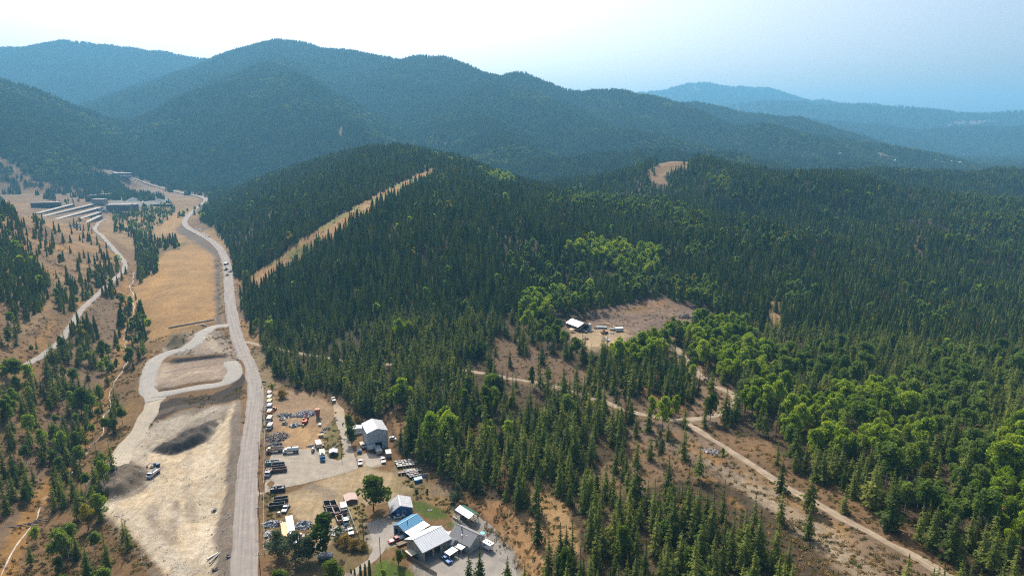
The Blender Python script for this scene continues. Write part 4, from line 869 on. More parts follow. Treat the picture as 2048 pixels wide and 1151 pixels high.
ki = A[:, 3].astype(int); isC = ki < KI['bro0']; rest = np.ones(len(A), bool)
HAND = [] # filled by hand placed trees: column, row, kind, width scale, height scale, label, category
HAND += [
 (747,1019,'bro3',2.15,1.3,'big round dark green maple shading the small blue house','tree'),(652,1108,'bro3',2.0,1.3,'tall dark round tree in front of the open rolloff bins','tree'),
 (698,868,'bro3',1.05,.9,'dense green tree pair beside the paved lane, upper tree','tree'),(703,888,'bro3',1.0,.8,'dense green tree pair beside the paved lane, lower tree','tree'),
 (916,1008,'bro5',.85,.75,'pale grey green bush above the lawn','bush'),(905,1003,'bro5',.38,.4,'small grey green bush left of the pale bush above the lawn','bush'),
 (797,1130,'bro3',.75,.55,'round clipped tree left of the white roofed workshop yard','tree'),(768,1162,'bro1',.45,.4,'small green tree on the lower lawn','tree'),
 (556,1114,'bro5',1.2,.9,'grey green willow right of the fence corner','tree'),(592,1124,'bro5',1.5,1.0,'large grey green willow below the white trailer','tree'),(618,1124,'bro5',.95,.85,'olive willow at the right end of the willow clump','tree'),
 (562,1192,'bro3',1.2,.85,'round tree at the bottom edge beside the road','tree'),(662,1186,'bro3',1.5,1.05,'round leafy tree at the bottom edge below the grey trailer','tree'),
 (690,1092,'ochre',.62,.36,'yellow brown thicket below the light blue truck','bush'),(708,1098,'ochre',.6,.33,'yellow brown thicket nearest the driveway','bush'),(676,1085,'bro5',.45,.35,'green shrub growing through the scrap by the bins','bush'),(728,1100,'ochre',.42,.25,'low ochre bush at the driveway edge','bush'),
 (564,795,'ochre',.75,.42,'golden brown thicket behind the scrap yard','bush'),(545,785,'bro6',.4,.5,'yellow green tree at the head of the truck row','tree'),(628,786,'bro3',.38,.32,'green shrub on the rim of the scrap yard','bush'),
 (715,845,'ochre',.5,.3,'orange brown brush by the dirt lane','bush'),(600,778,'bro3',.6,.45,'dark green shrub row behind the scrap yard, left shrub','bush'),(615,775,'bro3',.55,.42,'dark green shrub row behind the scrap yard, right shrub','bush'),
 (833,992,'bro3',.3,.28,'small green shrub left of the bank above the lawn','bush'),(855,992,'bro3',.28,.3,'small green shrub right of the bank above the lawn','bush'),(529,860,'bro6',.22,.25,'small green bush by the roadside fence','bush'),
 (1303,843,'bro1',.9,1.05,'bright green tree straddling the dirt track, left one','tree'),(1325,860,'bro1',1.15,1.35,'tall bright green tree in the middle of the track bend','tree'),(1350,838,'bro1',.85,1.0,'bright green tree right of the tall track bend tree','tree'),
 (1420,842,'bro3',1.25,1.15,'dark spreading tree beside the track junction','tree'),(1318,922,'bro5',.6,1.15,'pale leaved poplar standing below the track bend','tree'),(1385,760,'bro6',.8,.8,'bright shrub tree left of the upper track','tree'),
 (1445,922,'bro1',.28,.5,'thin young green tree beside the rock pile','tree'),(1077,760,'bro4',.35,.8,'yellow tree on the brown slope above the dirt track','tree'),(1065,775,'bro3',.75,1.0,'round dark tree left of the yellow tree','tree'),
 (1250,810,'bro3',.5,.75,'small round dark tree by the dirt track bend','tree'),(60,870,'bro6',1.1,1.0,'bright green broad tree at the left edge','tree'),(215,742,'bro6',.55,.95,'bright green tree alone by the creek','tree'),(200,800,'bro6',.7,.85,'bright green tree in the creekside clump, lower left','tree'),
 (938,1165,'con1',1.05,1.02,'dark spruce in front of the grey house, left one','tree'),(960,1166,'con0',1.1,1.12,'dark spruce in front of the grey house, right one','tree'),(1015,1172,'con0',1.05,.92,'dark spruce standing alone in the gravel yard','tree'),(1049,1186,'con0',.9,.95,'dark spruce at the foot of the orange cut bank','tree'),
 (740,1158,'slim',.55,.62,'dark column cypress by the driveway, tallest','tree'),(731,1160,'slim',.5,.55,'dark column cypress by the driveway, second tallest','tree'),(722,1160,'slim',.5,.5,'dark column cypress by the driveway, third from the right','tree'),(710,1158,'slim',.42,.36,'short column cypress by the driveway, right one of the pair','tree'),(703,1158,'slim',.4,.34,'short column cypress by the driveway, left one of the pair','tree'),
]
# ochre brush and column cypress kinds
t = TB(); rn2 = random.Random(9); bl = broad_blobs(rn2, 12, 5.2, 18, .12); leaf_cloud(t, rn2, bl, 2400, .42); OCH = t.mesh('crown', [M_leafO]); t = TB(); broad_limbs(t, rn2, 12, 4, 0, .12, .1, bl); OCHT = t.mesh('trunk', [M_bark])
t = TB(); leaf_cloud(t, rn2, [(0, 0, 1.2+i*.9, 1.25*(1-.04*i) if i < 10 else .9-.2*(i-10), 1.0) for i in range(13)], 2200, .3); SLM = t.mesh('crown', [M_fir]); t = TB(); t.cone((0, 0, -.5), (0, 0, 12), .12, .03, 5); SLT = t.mesh('trunk', [M_bark])
def tree_thing(x, y, z, crown, trunk, rot, ws, hs, label, cat, group, name):
    e = bpy.data.objects.new(name, None); COL.objects.link(e); e.location = (x, y, z); e.rotation_euler = (0, 0, rot); e.scale = (ws, ws, hs)
    for nm, m_ in (('crown', crown), ('trunk', trunk)):
        c = bpy.data.objects.new(nm, m_); COL.objects.link(c); c.parent = e
    tag(e, label, cat, group); return e
used_xy = []
for (px, py, kd, ws, hs, lb, cat) in HAND:
    x, y, z = G(px, py)
    used_xy.append((x, y, max(ws, .5)*2.6))
    cr, tr = (OCH, OCHT) if kd == 'ochre' else (SLM, SLT) if kd == 'slim' else (CON[int(kd[3])][0:2] if kd[:3] == 'con' else BRO[int(kd[3])][0:2])
    nm = 'column_cypress' if kd == 'slim' else 'conifer' if kd[:3] == 'con' else 'shrub' if cat == 'bush' else 'maple' if 'maple' in lb else 'broadleaf_tree'
    tree_thing(x, y, z-.1, cr, tr, (px*7.3) % 6.28, ws, hs, lb, cat, None, nm)
for (x, y, r) in used_xy: rest &= np.hypot(A[:, 0]-x, A[:, 1]-y) > r
ordr = np.argsort(-hpx)
pickC = [i for i in ordr if rest[i] and infr[i] and isC[i]][:288]; pickB = [i for i in ordr if rest[i] and infr[i] and not isC[i]][:255]
groups_ = {}
for i in pickC+pickB:
    cx, cy_ = px_[i], py_[i]; d2 = [((cx-a)**2+((cy_-b)*1.6)**2, k) for k, (a, b, _) in enumerate(LANDMARKS)]; dd, k = min(d2)
    a, b, nm = LANDMARKS[k]; dx, dy = cx-a, (cy_-b)*1.6
    dr = 'right of' if dx > abs(dy) else 'left of' if -dx > abs(dy) else 'below' if dy > 0 else 'above'
    h = A[i, 6]; sz = 'tall' if h > 1.08 else 'small' if h < .88 else 'middling'
    kk = ki[i]; ds = CDESC[kk] if isC[i] else BDESC[kk-KI['bro0']]
    groups_.setdefault((bool(isC[i]), sz, ds, dr, nm), []).append((dd, i))
for (c, sz, ds, dr, nm), L in groups_.items():
    L.sort(); byx = sorted(range(len(L)), key=lambda j: px_[L[j][1]])
    for q, (dd, i) in enumerate(L):
        if len(L) > 20: rk = byx.index(q); words = (ORD[rk].replace('nearest', '').strip()+' from the left' if rk <= len(L)//2 else ORD[len(L)-1-rk].replace('nearest', '').strip()+' from the right'); words = words if words[0] != 'f' or words[:4] in ('four', 'fift') else words; words = 'first '+words if words.startswith('from') else words
        else: words = ORD[q]
        r = A[i]; kk = ki[i]; m3 = CON[kk] if c else BRO[kk-KI['bro0']]
        lb = '%s %s %s %s %s' % (sz, ds, 'conifer' if c else 'broadleaf', dr, nm)
        if len(L) > 1: lb += ', '+words
        tree_thing(r[0], r[1], r[2], m3[0], m3[1], r[4], r[5], r[6], lb, 'tree', 'conifers of the lower slopes' if c else 'broadleaf trees of the lower slopes', 'conifer' if c else 'broadleaf_tree')
        rest[i] = False
left = A[rest]
# the remaining near trees join the masses
mass_rest = np.concatenate([mass_rest, left])
BROK = [KI[p+'%d' % i] for p in ('bro', 'midbro') for i in range(7)]
forest('conifer_forest', far, 'blue green conifer forest covering the distant mountain slopes', 'forest')
isb = np.isin(mass_rest[:, 3].astype(int), BROK)
forest('hillside_forest', mass_rest[~isb], 'dense dark green conifers covering the near hill', 'forest')
forest('broadleaf_grove', mass_rest[isb], 'bright green broadleaf stands scattered through the hillside conifers', 'trees')
# ------------------------------------------------------------------ built things
class MB:
    def __init__(s): s.V = []; s.F = []; s.M = []
    def add(s, V, F, m=0):
        b = len(s.V); s.V += [tuple(v) for v in V]; s.F += [tuple(i+b for i in f) for f in F]; s.M += [m]*len(F); return s
    def box(s, x0, y0, z0, x1, y1, z1, m=0):
        V = [(x0,y0,z0),(x1,y0,z0),(x1,y1,z0),(x0,y1,z0),(x0,y0,z1),(x1,y0,z1),(x1,y1,z1),(x0,y1,z1)]
        return s.add(V, [(0,3,2,1),(4,5,6,7),(0,1,5,4),(1,2,6,5),(2,3,7,6),(3,0,4,7)], m)
    def prof(s, P, y0, y1, m=0):
        """polygon of (x, z) extruded along y"""
        n = len(P); V = [(p[0], y0, p[1]) for p in P]+[(p[0], y1, p[1]) for p in P]
        return s.add(V, [tuple(range(n)), tuple(range(2*n-1, n-1, -1))]+[(i, i+n, (i+1) % n+n, (i+1) % n) for i in range(n)], m)
    def cyl(s, a, b, r, r2=None, n=10, m=0):
        a = Vector(a); b = Vector(b); d = (b-a).normalized(); u = d.orthogonal().normalized(); w = d.cross(u); r2 = r if r2 is None else r2; V = []
        for P, q in ((a, r), (b, r2)):
            for i in range(n):
                t = 2*PI*i/n; V.append(P+u*q*math.cos(t)+w*q*math.sin(t))
        return s.add(V, [tuple(range(n-1, -1, -1)), tuple(range(n, 2*n))]+[(i, (i+1) % n, n+(i+1) % n, n+i) for i in range(n)], m)
    def obox(s, c, size, rz=0, rx=0, ry=0, m=0):
        R = Matrix.Rotation(rz, 3, 'Z') @ Matrix.Rotation(ry, 3, 'Y') @ Matrix.Rotation(rx, 3, 'X'); h = Vector(size)/2; V = []
        for sz in (-1, 1):
            for sx, sy in ((-1,-1),(1,-1),(1,1),(-1,1)): V.append(Vector(c)+R @ Vector((sx*h.x, sy*h.y, sz*h.z)))
        return s.add(V, [(0,3,2,1),(4,5,6,7),(0,1,5,4),(1,2,6,5),(2,3,7,6),(3,0,4,7)], m)
    def obj(s, name, mats, parent=None): return link_mesh(name, s.V, s.F, mats, parent, s.M)
def empty(name, label, cat, x, y, z, rot=0, group=None):
    e = bpy.data.objects.new(name, None); COL.objects.link(e); e.location = (x, y, z); e.rotation_euler = (0, 0, rot); tag(e, label, cat, group); return e
_mc = {}
def paintm(c, rough=.45, metal=0):
    k = (tuple(round(v, 3) for v in c), rough, metal)
    if k not in _mc: _mc[k] = node_mat('paint', tuple(v*.8 for v in c), rough, .4, metal, noise=(1.7, .16))
    return _mc[k]
GLASS = node_mat('dark_glass', (.02, .025, .03), .12, .6); RUB = node_mat('rubber', (.025, .025, .025), .9, .1); STEEL = node_mat('steel', (.30, .30, .31), .45, .5, .6); DARK = node_mat('dark_metal', (.05, .05, .05), .7, .3)
CHROME = node_mat('bright_trim', (.6, .6, .6), .3, .5, .7); WOODP = node_mat('weathered_wood', (.22, .165, .11), .9, .1, noise=(3, .3)); CONC = node_mat('concrete_wall', (.34, .31, .27), .9, .2, noise=(.8, .2), bump=.3)
LAMP = node_mat('headlight_glass', (.8, .8, .78), .2, .6); POLE = node_mat('pole_wood', (.13, .095, .07), .9, .1, noise=(2, .3)); WIRE = node_mat('grey_wire', (.25, .25, .26), .6, .3, .4)
def wheels(e, xs, half, r=.42, w=.28, mat=None):
    for x in xs:
        for s in (-1, 1):
            wb = MB().cyl((x, s*half-w/2, r), (x, s*half+w/2, r), r, n=12).obj('wheel', RUB, e)
            MB().cyl((x, s*(half+.02)-w/2*1.04, r), (x, s*(half+.02)+w/2*1.04, r), r*.5, n=8).obj('rim', STEEL, wb)
def lights(e, x, half, z, front=True):
    for s in (-1, 1): MB().box(x-.03, s*half-.16, z-.1, x+.05, s*half+.16, z+.1).obj('headlight' if front else 'tail_light', LAMP, e)
def pickup(lab, px, py, rot, col, bed=None, load=None, group=None, at=None, flat=False, L=5.6):
    x, y, z = G(px, py) if at is None else at
    e = empty('pickup_truck', lab, 'pickup', x, y, z, rot, group); c = paintm(col, .3); h = L/2
    MB().box(-h, -.92, .42, h, .92, .62).obj('chassis', DARK, e)
    MB().prof([(-.1, .6), (h-.02, .6), (h-.02, .98), (h-.25, 1.08), (1.15, 1.16), (-.1, 1.16)], -.95, .95).obj('body', c, e)
    cb = MB().prof([(-.75, 1.16), (1.2, 1.16), (.62, 1.78), (-.55, 1.80), (-.75, 1.7)], -.84, .84).obj('cab', GLASS, e)
    MB().prof([(-.68, 1.76), (.60, 1.76), (.55, 1.84), (-.58, 1.85)], -.80, .80).obj('roof', c, e)
    MB().prof([(-.78, .6), (-.1, .6), (-.1, 1.2), (-.78, 1.2)], -.95, .95).obj('door', c, e)
    b = MB()
    if flat:
        b.box(-h, -1.1, .95, -.82, 1.1, 1.08); b.box(-.95, -1.1, 1.08, -.85, 1.1, 1.75)
    else:
        b.box(-h, -.95, .6, -.82, .95, .72); b.box(-h, -.95, .72, -.82, -.85, 1.16); b.box(-h, .85, .72, -.82, .95, 1.16); b.box(-h, -.85, .72, -h+.1, .85, 1.16); b.box(-.92, -.85, .72, -.82, .85, 1.16)
    b.obj('truck_bed', paintm(bed or col, .5), e)
    if load:
        l = MB(); r = random.Random(int(px))
        for _ in range(7): l.obox((r.uniform(-h+.4, -1.2), r.uniform(-.6, .6), 1.15+r.random()*.3), (r.uniform(.3, .9), r.uniform(.3, .6), .35), r.random()*3)
        l.obj('load', paintm(load, .7), e)
    wheels(e, (-h+1.05, h-.95), .84); lights(e, h-.02, .68, .86)
    return e
def car(lab, px, py, rot, col, suv=False, at=None, group=None):
    x, y, z = G(px, py) if at is None else at; e = empty('car', lab, 'car', x, y, z, rot, group); c = paintm(col, .3); H = .22 if suv else 0
    MB().prof([(-2.2, .35), (2.2, .35), (2.28, .7), (1.9, .92), (1.0, .98+H*.4), (-1.7, 1.0+H), (-2.2, .95+H)], -.88, .88).obj('body', c, e)
    MB().prof([(-1.95 if suv else -1.6, .95+H), (1.05, .96+H*.4), (.4, 1.42+H), (-1.1 if not suv else -1.7, 1.46+H)], -.78, .78).obj('window', GLASS, e)
    MB().prof([(-1.65 if suv else -1.0, 1.43+H), (.36, 1.39+H), (.3, 1.49+H), (-.95 if not suv else -1.6, 1.53+H)], -.72, .72).obj('roof', c, e)
    wheels(e, (-1.4, 1.4), .8, .34, .22); lights(e, 2.2, .62, .72); return e
def truck(lab, px, py, rot, cab, box=None, L=7., kind='box', boxm=None, group=None, hbox=2.9, cat='truck', z=None):
    """cab-forward truck with a body: box, tank, hopper or flat"""
    x, y, z0 = G(px, py); e = empty('truck', lab, cat, x, y, z0, rot, group); h = L/2; c = paintm(cab, .35)
    MB().box(-h, -.5, .75, h-.3, .5, .95).obj('chassis', DARK, e)
    MB().prof([(h-1.9, .7), (h, .7), (h, 1.45), (h-.25, 1.55), (h-.75, 1.65), (h-.95, 2.45), (h-1.9, 2.45)], -1.1, 1.1).obj('cab', c, e)
    MB().prof([(h-.70, 1.68), (h-.9, 2.38), (h-.82, 2.40), (h-.62, 1.70)], -.95, .95).obj('windshield', GLASS, e)
    for s in (-1, 1): MB().box(h-1.65, s*1.1-.02, 1.7, h-1.05, s*1.1+.02, 2.3).obj('side_window', GLASS, e)
    x1 = h-2.05; bm = paintm(box or cab, .5) if boxm is None else boxm
    if kind == 'box':
        MB().box(-h, -1.22, .98, x1, 1.22, hbox).obj('cargo_box', bm, e); MB().box(-h-.03, -1.24, hbox-.02, x1+.03, 1.24, hbox+.05).obj('box_roof', bm, e)
        MB().box(-h-.05, -1.0, 1.1, -h, 1.0, hbox-.2).obj('rear_door', STEEL, e)
    elif kind == 'tank':
        MB().cyl((-h, 0, 2.0), (x1, 0, 2.0), 1.05, n=18).obj('tank', bm, e); MB().cyl((-.5, 0, 2.9), (-.5, 0, 3.25), .3).obj('hatch', DARK, e)
        for q in (-h+.6, 0, x1-.6): MB().cyl((q-.05, 0, 2.0), (q+.05, 0, 2.0), 1.08, n=18).obj('band', STEEL, e)
    elif kind == 'hopper':
        MB().prof([(-h-.3, 1.2), (x1-.1, 1.0), (x1, hbox), (-h+.4, hbox), (-h-.3, 2.0)], -1.2, 1.2).obj('hopper', bm, e)
        for q in np.arange(-h+.8, x1-.3, 1.1): MB().box(q-.07, -1.27, 1.1, q+.07, 1.27, hbox+.04).obj('rib', bm, e)
        MB().box(x1-1.4, -.6, hbox, x1-.3, .6, hbox+.3).obj('loading_hatch', DARK, e)
    elif kind == 'dump':
        b = MB(); b.prof([(-h, 1.2), (x1, 1.0), (x1, 1.12), (-h, 1.32)], -1.2, 1.2)
        for s in (-1, 1): b.prof([(-h, 1.3), (x1, 1.1), (x1, 2.3), (-h, 2.1)], s*1.2-.06, s*1.2+.06)
        b.box(x1-.1, -1.2, 1.1, x1, 1.2, 2.5); b.obj('dump_body', bm, e)
    else:
        MB().box(-h, -1.2, .98, x1, 1.2, 1.12).obj('flat_deck', bm, e)
    wheels(e, (-h+.9, -h+2.1, h-1.1) if L > 6.4 else (-h+1.1, h-1.1), .98, .5, .3); lights(e, h, .85, 1.0); return e
def trailer(lab, px, py, rot, col, L=13.6, H=3.9, group=None, at=None, base=1.2, roof=None):
    x, y, z = G(px, py) if at is None else at; e = empty('semi_trailer', lab, 'trailer', x, y, z, rot, group); h = L/2; c = paintm(col, .5)
    MB().box(-h, -1.3, base, h, 1.3, H-.06).obj('box_body', c, e); MB().box(-h-.03, -1.32, H-.06, h+.03, 1.32, H).obj('roof', paintm(roof or col, .5), e)
    for s in (-1, 1): MB().box(-h-.05, s*.66-.6, base+.1, -h, s*.66+.6, H-.2).obj('rear_door', STEEL, e)
    for q in np.arange(-h+1.2, h-.5, 1.2): MB().box(q-.04, -1.335, base+.1, q+.04, 1.335, H-.12).obj('rib', c, e)
    MB().box(-h+.3, -.5, base-.25, h-.5, .5, base).obj('chassis', DARK, e)
    for s in (-1, 1): MB().box(h-2.6, s*.9-.08, 0, h-2.4, s*.9+.08, base).obj('landing_leg', STEEL, e)
    wheels(e, (-h+1.3, -h+2.5), 1.05, .5, .35); return e
def rolloff(lab, px, py, rot, col, L=6.2, W=2.4, H=1.7, load=None, group='rolloff bins around the scrap yard', at=None, load_col=(.4,.38,.36)):
    x, y, z = G(px, py) if at is None else at; e = empty('rolloff_bin', lab, 'dumpster', x, y, z, rot, group); c = paintm(col, .7); h = L/2; w = W/2
    MB().box(-h, -w, .18, h, w, .28).obj('floor', DARK, e)
    for s in (-1, 1): MB().prof([(-h, .28), (h, .28), (h, H), (-h, H)], s*w-.05, s*w+.05).obj('side_panel', c, e)
    for s in (-1, 1): MB().box(s*h-.05, -w+.05, .28, s*h+.05, w-.05, H).obj('end_panel', c, e)
    r = MB()
    for q in np.arange(-h+.3, h, .75):
        for s in (-1, 1): r.box(q-.05, s*(w+.10)-.05, .3, q+.05, s*(w+.10)+.05, H)
    r.obj('rib', c, e); t = MB()
    for s in (-1, 1): t.box(-h-.08, s*(w+.03)-.07, H, h+.08, s*(w+.03)+.07, H+.1)
    for s in (-1, 1): t.box(s*(h+.03)-.06, -w, H, s*(h+.03)+.06, w, H+.095)
    t.obj('top_rail', paintm(tuple(min(1, v*1.9+.05) for v in col), .6), e)
    for s in (-1, 1): MB().box(-h+.2, s*.5-.08, 0, h-.2, s*.5+.08, .18).obj('skid', DARK, e)
    if load:
        l = MB(); r = random.Random(int(px*3+py))
        for _ in range(26): l.obox((r.uniform(-h+.4, h-.4), r.uniform(-w+.3, w-.3), r.uniform(.5, load)), (r.uniform(.2, 1.1), r.uniform(.2, .6), r.uniform(.08, .4)), r.random()*3, r.uniform(-.5, .5), r.uniform(-.5, .5), r.randrange(3))
        l.obj('load', [paintm(load_col, .7), paintm((.75,.73,.70), .6), paintm((.24,.14,.10), .8)], e)
    return e
SCR = [[paintm(tuple(v*.74 for v in c), .6) for c in p] for p in ([(.75,.76,.78),(.25,.27,.31),(.50,.52,.55),(.10,.12,.18)], [(.18,.12,.09),(.30,.19,.13),(.09,.08,.08),(.42,.34,.27)], [(.14,.14,.15),(.24,.22,.21),(.35,.38,.38),(.08,.07,.07)], [(.8,.8,.8),(.45,.42,.38),(.65,.62,.6),(.3,.2,.15)])]
def scrap(lab, px, py, rx, ry, h, n, pal, rot=0, long_=1.5, name='scrap_pile', mats=None, at=None, cat='scrap pile', small=1):
    x, y, z = G(px, py) if at is None else at; m = MB(); r = random.Random(int(px*5+py)); mats = mats or SCR[pal]
    V = [(0, 0, h*.72)]; k = 22
    for ring, (f, zz) in enumerate(((.45, h*.52), (.8, h*.2), (1.0, -.1))):
        for i in range(k):
            a = 2*PI*i/k; V.append((rx*f*math.cos(a)*(.85+.3*r.random()), ry*f*math.sin(a)*(.85+.3*r.random()), zz*(.8+.4*r.random())))
    F = [(0, 1+i, 1+(i+1) % k) for i in range(k)]+[(1+j*k+i, 1+(j+1)*k+i, 1+(j+1)*k+(i+1) % k, 1+j*k+(i+1) % k) for j in range(2) for i in range(k)]
    m.add(V, F, 2)
    for _ in range(n):
        a = r.random()*6.3; d = r.random()**.6; zz = h*(1-d)**.8*(.75+.25*r.random())
        m.obox((rx*d*math.cos(a), ry*d*math.sin(a), zz+.12), (r.uniform(.3, long_)*small, r.uniform(.12, .6)*small, r.uniform(.05, .4)*small), r.random()*3.1, r.uniform(-.6, .6), r.uniform(-.6, .6), r.randrange(len(mats)))
    o = m.obj(name, mats); o.location = (x, y, z); o.rotation_euler = (0, 0, rot); tag(o, lab, cat); return o
def wall(e, name, L, h, mat, place, holes=(), th=.16, gable=None, mats_frame=None):
    """a wall with real openings; place(s, t, z) maps along, inward, up to local coordinates"""
    xs = sorted({0, L} | {v for q in holes for v in (q[0], q[1])}); zs = sorted({0, h} | {v for q in holes for v in (q[2], q[3])}); m = MB()
    def blk(a, b, z0, z1):
        V = [place(a, 0, z0), place(b, 0, z0), place(b, th, z0), place(a, th, z0), place(a, 0, z1), place(b, 0, z1), place(b, th, z1), place(a, th, z1)]
        m.add(V, [(0,3,2,1),(4,5,6,7),(0,1,5,4),(1,2,6,5),(2,3,7,6),(3,0,4,7)])
    for a, b in zip(xs[:-1], xs[1:]):
        for z0, z1 in zip(zs[:-1], zs[1:]):
            if not any(q[0] <= a and b <= q[1] and q[2] <= z0 and z1 <= q[3] for q in holes): blk(a, b, z0, z1)
    if gable:
        V = []
        for t in (0, th): V += [place(g[0], t, g[1]) for g in gable]
        n = len(gable); m.add(V, [tuple(range(n)), tuple(range(2*n-1, n-1, -1))]+[(i, i+n, (i+1) % n+n, (i+1) % n) for i in range(n)])
    w = m.obj(name, mat, e)
    for q in holes:
        if len(q) > 4 and q[4] == 'window':
            f = MB(); g = .09
            for (a, b, c, d) in ((q[0]-g, q[1]+g, q[2]-g, q[2]), (q[0]-g, q[1]+g, q[3], q[3]+g), (q[0]-g, q[0], q[2], q[3]), (q[1], q[1]+g, q[2], q[3]), ((q[0]+q[1])/2-.03, (q[0]+q[1])/2+.03, q[2], q[3])):
                V = [place(x_, t_, z_) for z_ in (c, d) for (x_, t_) in ((a, -.03), (b, -.03), (b, .05), (a, .05))]; f.add(V, [(0,3,2,1),(4,5,6,7),(0,1,5,4),(1,2,6,5),(2,3,7,6),(3,0,4,7)])
            fr = f.obj('window', paintm((.85,.85,.83)), e)
            p = MB(); V = [place(q[0], .07, q[2]), place(q[1], .07, q[2]), place(q[1], .07, q[3]), place(q[0], .07, q[3])]; p.add(V, [(0, 1, 2, 3)]); p.obj('pane', GLASS, fr)
        if len(q) > 4 and q[4] == 'door':
            V = [place(x_, t_, z_) for z_ in (q[2], q[3]) for (x_, t_) in ((q[0], .03), (q[1], .03), (q[1], .09), (q[0], .09))]
            MB().add(V, [(0,3,2,1),(4,5,6,7),(0,1,5,4),(1,2,6,5),(2,3,7,6),(3,0,4,7)]).obj('door', paintm(q[5] if len(q) > 5 else (.5,.5,.5)), e)
    return w
def gable_house(name, lab, cat, A, rot, W, L, eave, peak, wallm, roofL, roofR, rx=None, eL=None, front=(), left=(), right=(), back=(), over=.4, slats=True, base=None, fl=None):
    """local x along the front, y to the back; ridge runs front to back at x=rx"""
    x, y, z = A; e = empty(name, lab, cat, x, y, z, rot); rx = W/2 if rx is None else rx; eL = eave if eL is None else eL; lo = min(eL, eave)
    wall(e, 'wall', W, lo, wallm, lambda s, t, zz: (s, t, zz), front, gable=[(0, lo), (W, lo), (W, eave), (rx, peak), (0, eL)] if eave != eL else [(0, lo), (W, lo), (rx, peak)])
    wall(e, 'wall', W, lo, wallm, lambda s, t, zz: (s, L-t, zz), back, gable=[(0, lo), (W, lo), (W, eave), (rx, peak), (0, eL)] if eave != eL else [(0, lo), (W, lo), (rx, peak)])
    wall(e, 'wall', L-.32, eL-.02, wallm, lambda s, t, zz: (t, s+.16, zz), left); wall(e, 'wall', L-.32, eave-.02, wallm, lambda s, t, zz: (W-t, s+.16, zz), right)
    MB().box(.2, .2, .02, W-.2, L-.2, .08).obj('floor', CONC, e)
    for sgn, ez, m_, x0 in ((-1, eL, roofL, 0), (1, eave, roofR, W)):
        run = abs(rx-x0); sl = (peak-ez)/run; xe = x0+sgn*over; ze = ez-sl*over; th = .10
        P = [(rx, peak+.04), (xe, ze+.04), (xe, ze+.04+th), (rx, peak+.04+th)]
        r_ = MB().prof(P, -over, L+over).obj('roof_panel', m_, e)
        if slats:
            s_ = MB()
            for q in np.arange(-over+.3, L+over, .9): s_.prof([(rx-sgn*-.02, peak+.04+th), (xe, ze+.04+th), (xe, ze+.09+th), (rx+sgn*.02, peak+.09+th)], q-.03, q+.03)
            s_.obj('seam', m_, r_)
    MB().box(rx-.14, -over-.02, peak+.11, rx+.14, L+over+.02, peak+.2).obj('ridge_cap', roofL, e)
    t = MB()
    for yy in (-over-.04, L+over-.02):
        for sgn, ez, x0 in ((-1, eL, 0), (1, eave, W)):
            sl = (peak-ez)/abs(rx-x0); xe = x0+sgn*over; ze = ez-sl*over; t.prof([(rx, peak-.12), (xe, ze-.12), (xe, ze+.13), (rx, peak+.13)], yy, yy+.06)
    t.obj('fascia', paintm(fl or (.8,.8,.8)), e)
    return e
R_ = math.radians
WHITE_ROOF = node_mat('white_metal_roof', (.58,.60,.62), .45, .4, .1, noise=(.5, .05)); BLUE_ROOF = node_mat('blue_metal_roof', (.10,.27,.42), .4, .4, .1, noise=(.6, .06)); GREY_ROOF = node_mat('grey_shingles', (.21,.21,.215), .85, .2, noise=(4, .15))
SILVER = node_mat('silver_roof', (.42,.43,.44), .45, .4, .2, noise=(.6, .1)); PINKW = node_mat('white_siding', (.55,.54,.52), .6, .3, noise=(.8, .06)); GREYW = node_mat('grey_metal_siding', (.40,.43,.45), .6, .3, noise=(.3, .03)); BLUEW = node_mat('blue_siding', (.035,.12,.27), .6, .3, noise=(.8, .1)); BLUEG = node_mat('steel_blue_siding', (.06,.13,.20), .6, .3, noise=(.8, .1)); TANW = node_mat('tan_siding', (.36,.33,.26), .7, .3, noise=(.8, .06)); GREENR = node_mat('green_metal_roof', (.035,.12,.085), .45, .4, .1, noise=(.6, .06)); HOUSEW = node_mat('pale_grey_siding', (.40,.40,.40), .7, .3, noise=(1, .05))
# tall white metal building
tb_ = gable_house('metal_building', 'tall white metal building with two small upper windows and open bay', 'building', (-70.4,307.3,0), R_(23.2), 10.2, 12.6, 9.0, 10.7, GREYW, WHITE_ROOF, SILVER, front=[(3.5,4.1,6.6,7.5,'window'),(5.2,5.8,6.6,7.5,'window'),(3.9,7.2,0,3.6)], left=[(3.2,4.4,1.5,3.6,'door',(.08,.08,.09)),(8.5,10.5,0,2.4,'door',(.3,.3,.3))], right=[(2,3,4.5,5.5,'window')], over=.15)
MB().box(.4, -1.6, 1.5, 3.6, -.02, 3.0).obj('awning_box', WHITE_ROOF, tb_)
for k in range(9): MB().box(.5+k*1.12, -.04, 3.9 if 3.2 < .5+k*1.12 < 7.3 else .1, .56+k*1.12, -.005, 6.4).obj('siding_rib', GREYW, tb_)
gable_house('shed', 'low white lean-to shed behind the tall white building', 'shed', (-82.0,325.4,0), R_(23), 5.6, 4.2, 2.7, 3.2, PINKW, WHITE_ROOF, WHITE_ROOF, over=.15, front=[(3.6,4.3,1.2,1.9,'window')])
# small blue house
gable_house('house', 'small blue house with pale metal roof beside the maple', 'house', (-48.7,247.7,0), R_(15), 8.6, 8.0, 3.4, 4.9, BLUEW, SILVER, SILVER, rx=3.9, eL=2.3, front=[(4.6,5.7,1.1,2.2,'window'),(.6,2.0,0,2.1)], right=[(2.5,3.6,1.2,2.2,'window'),(5,6,0,2.1,'door',(.6,.6,.6))], over=.35)
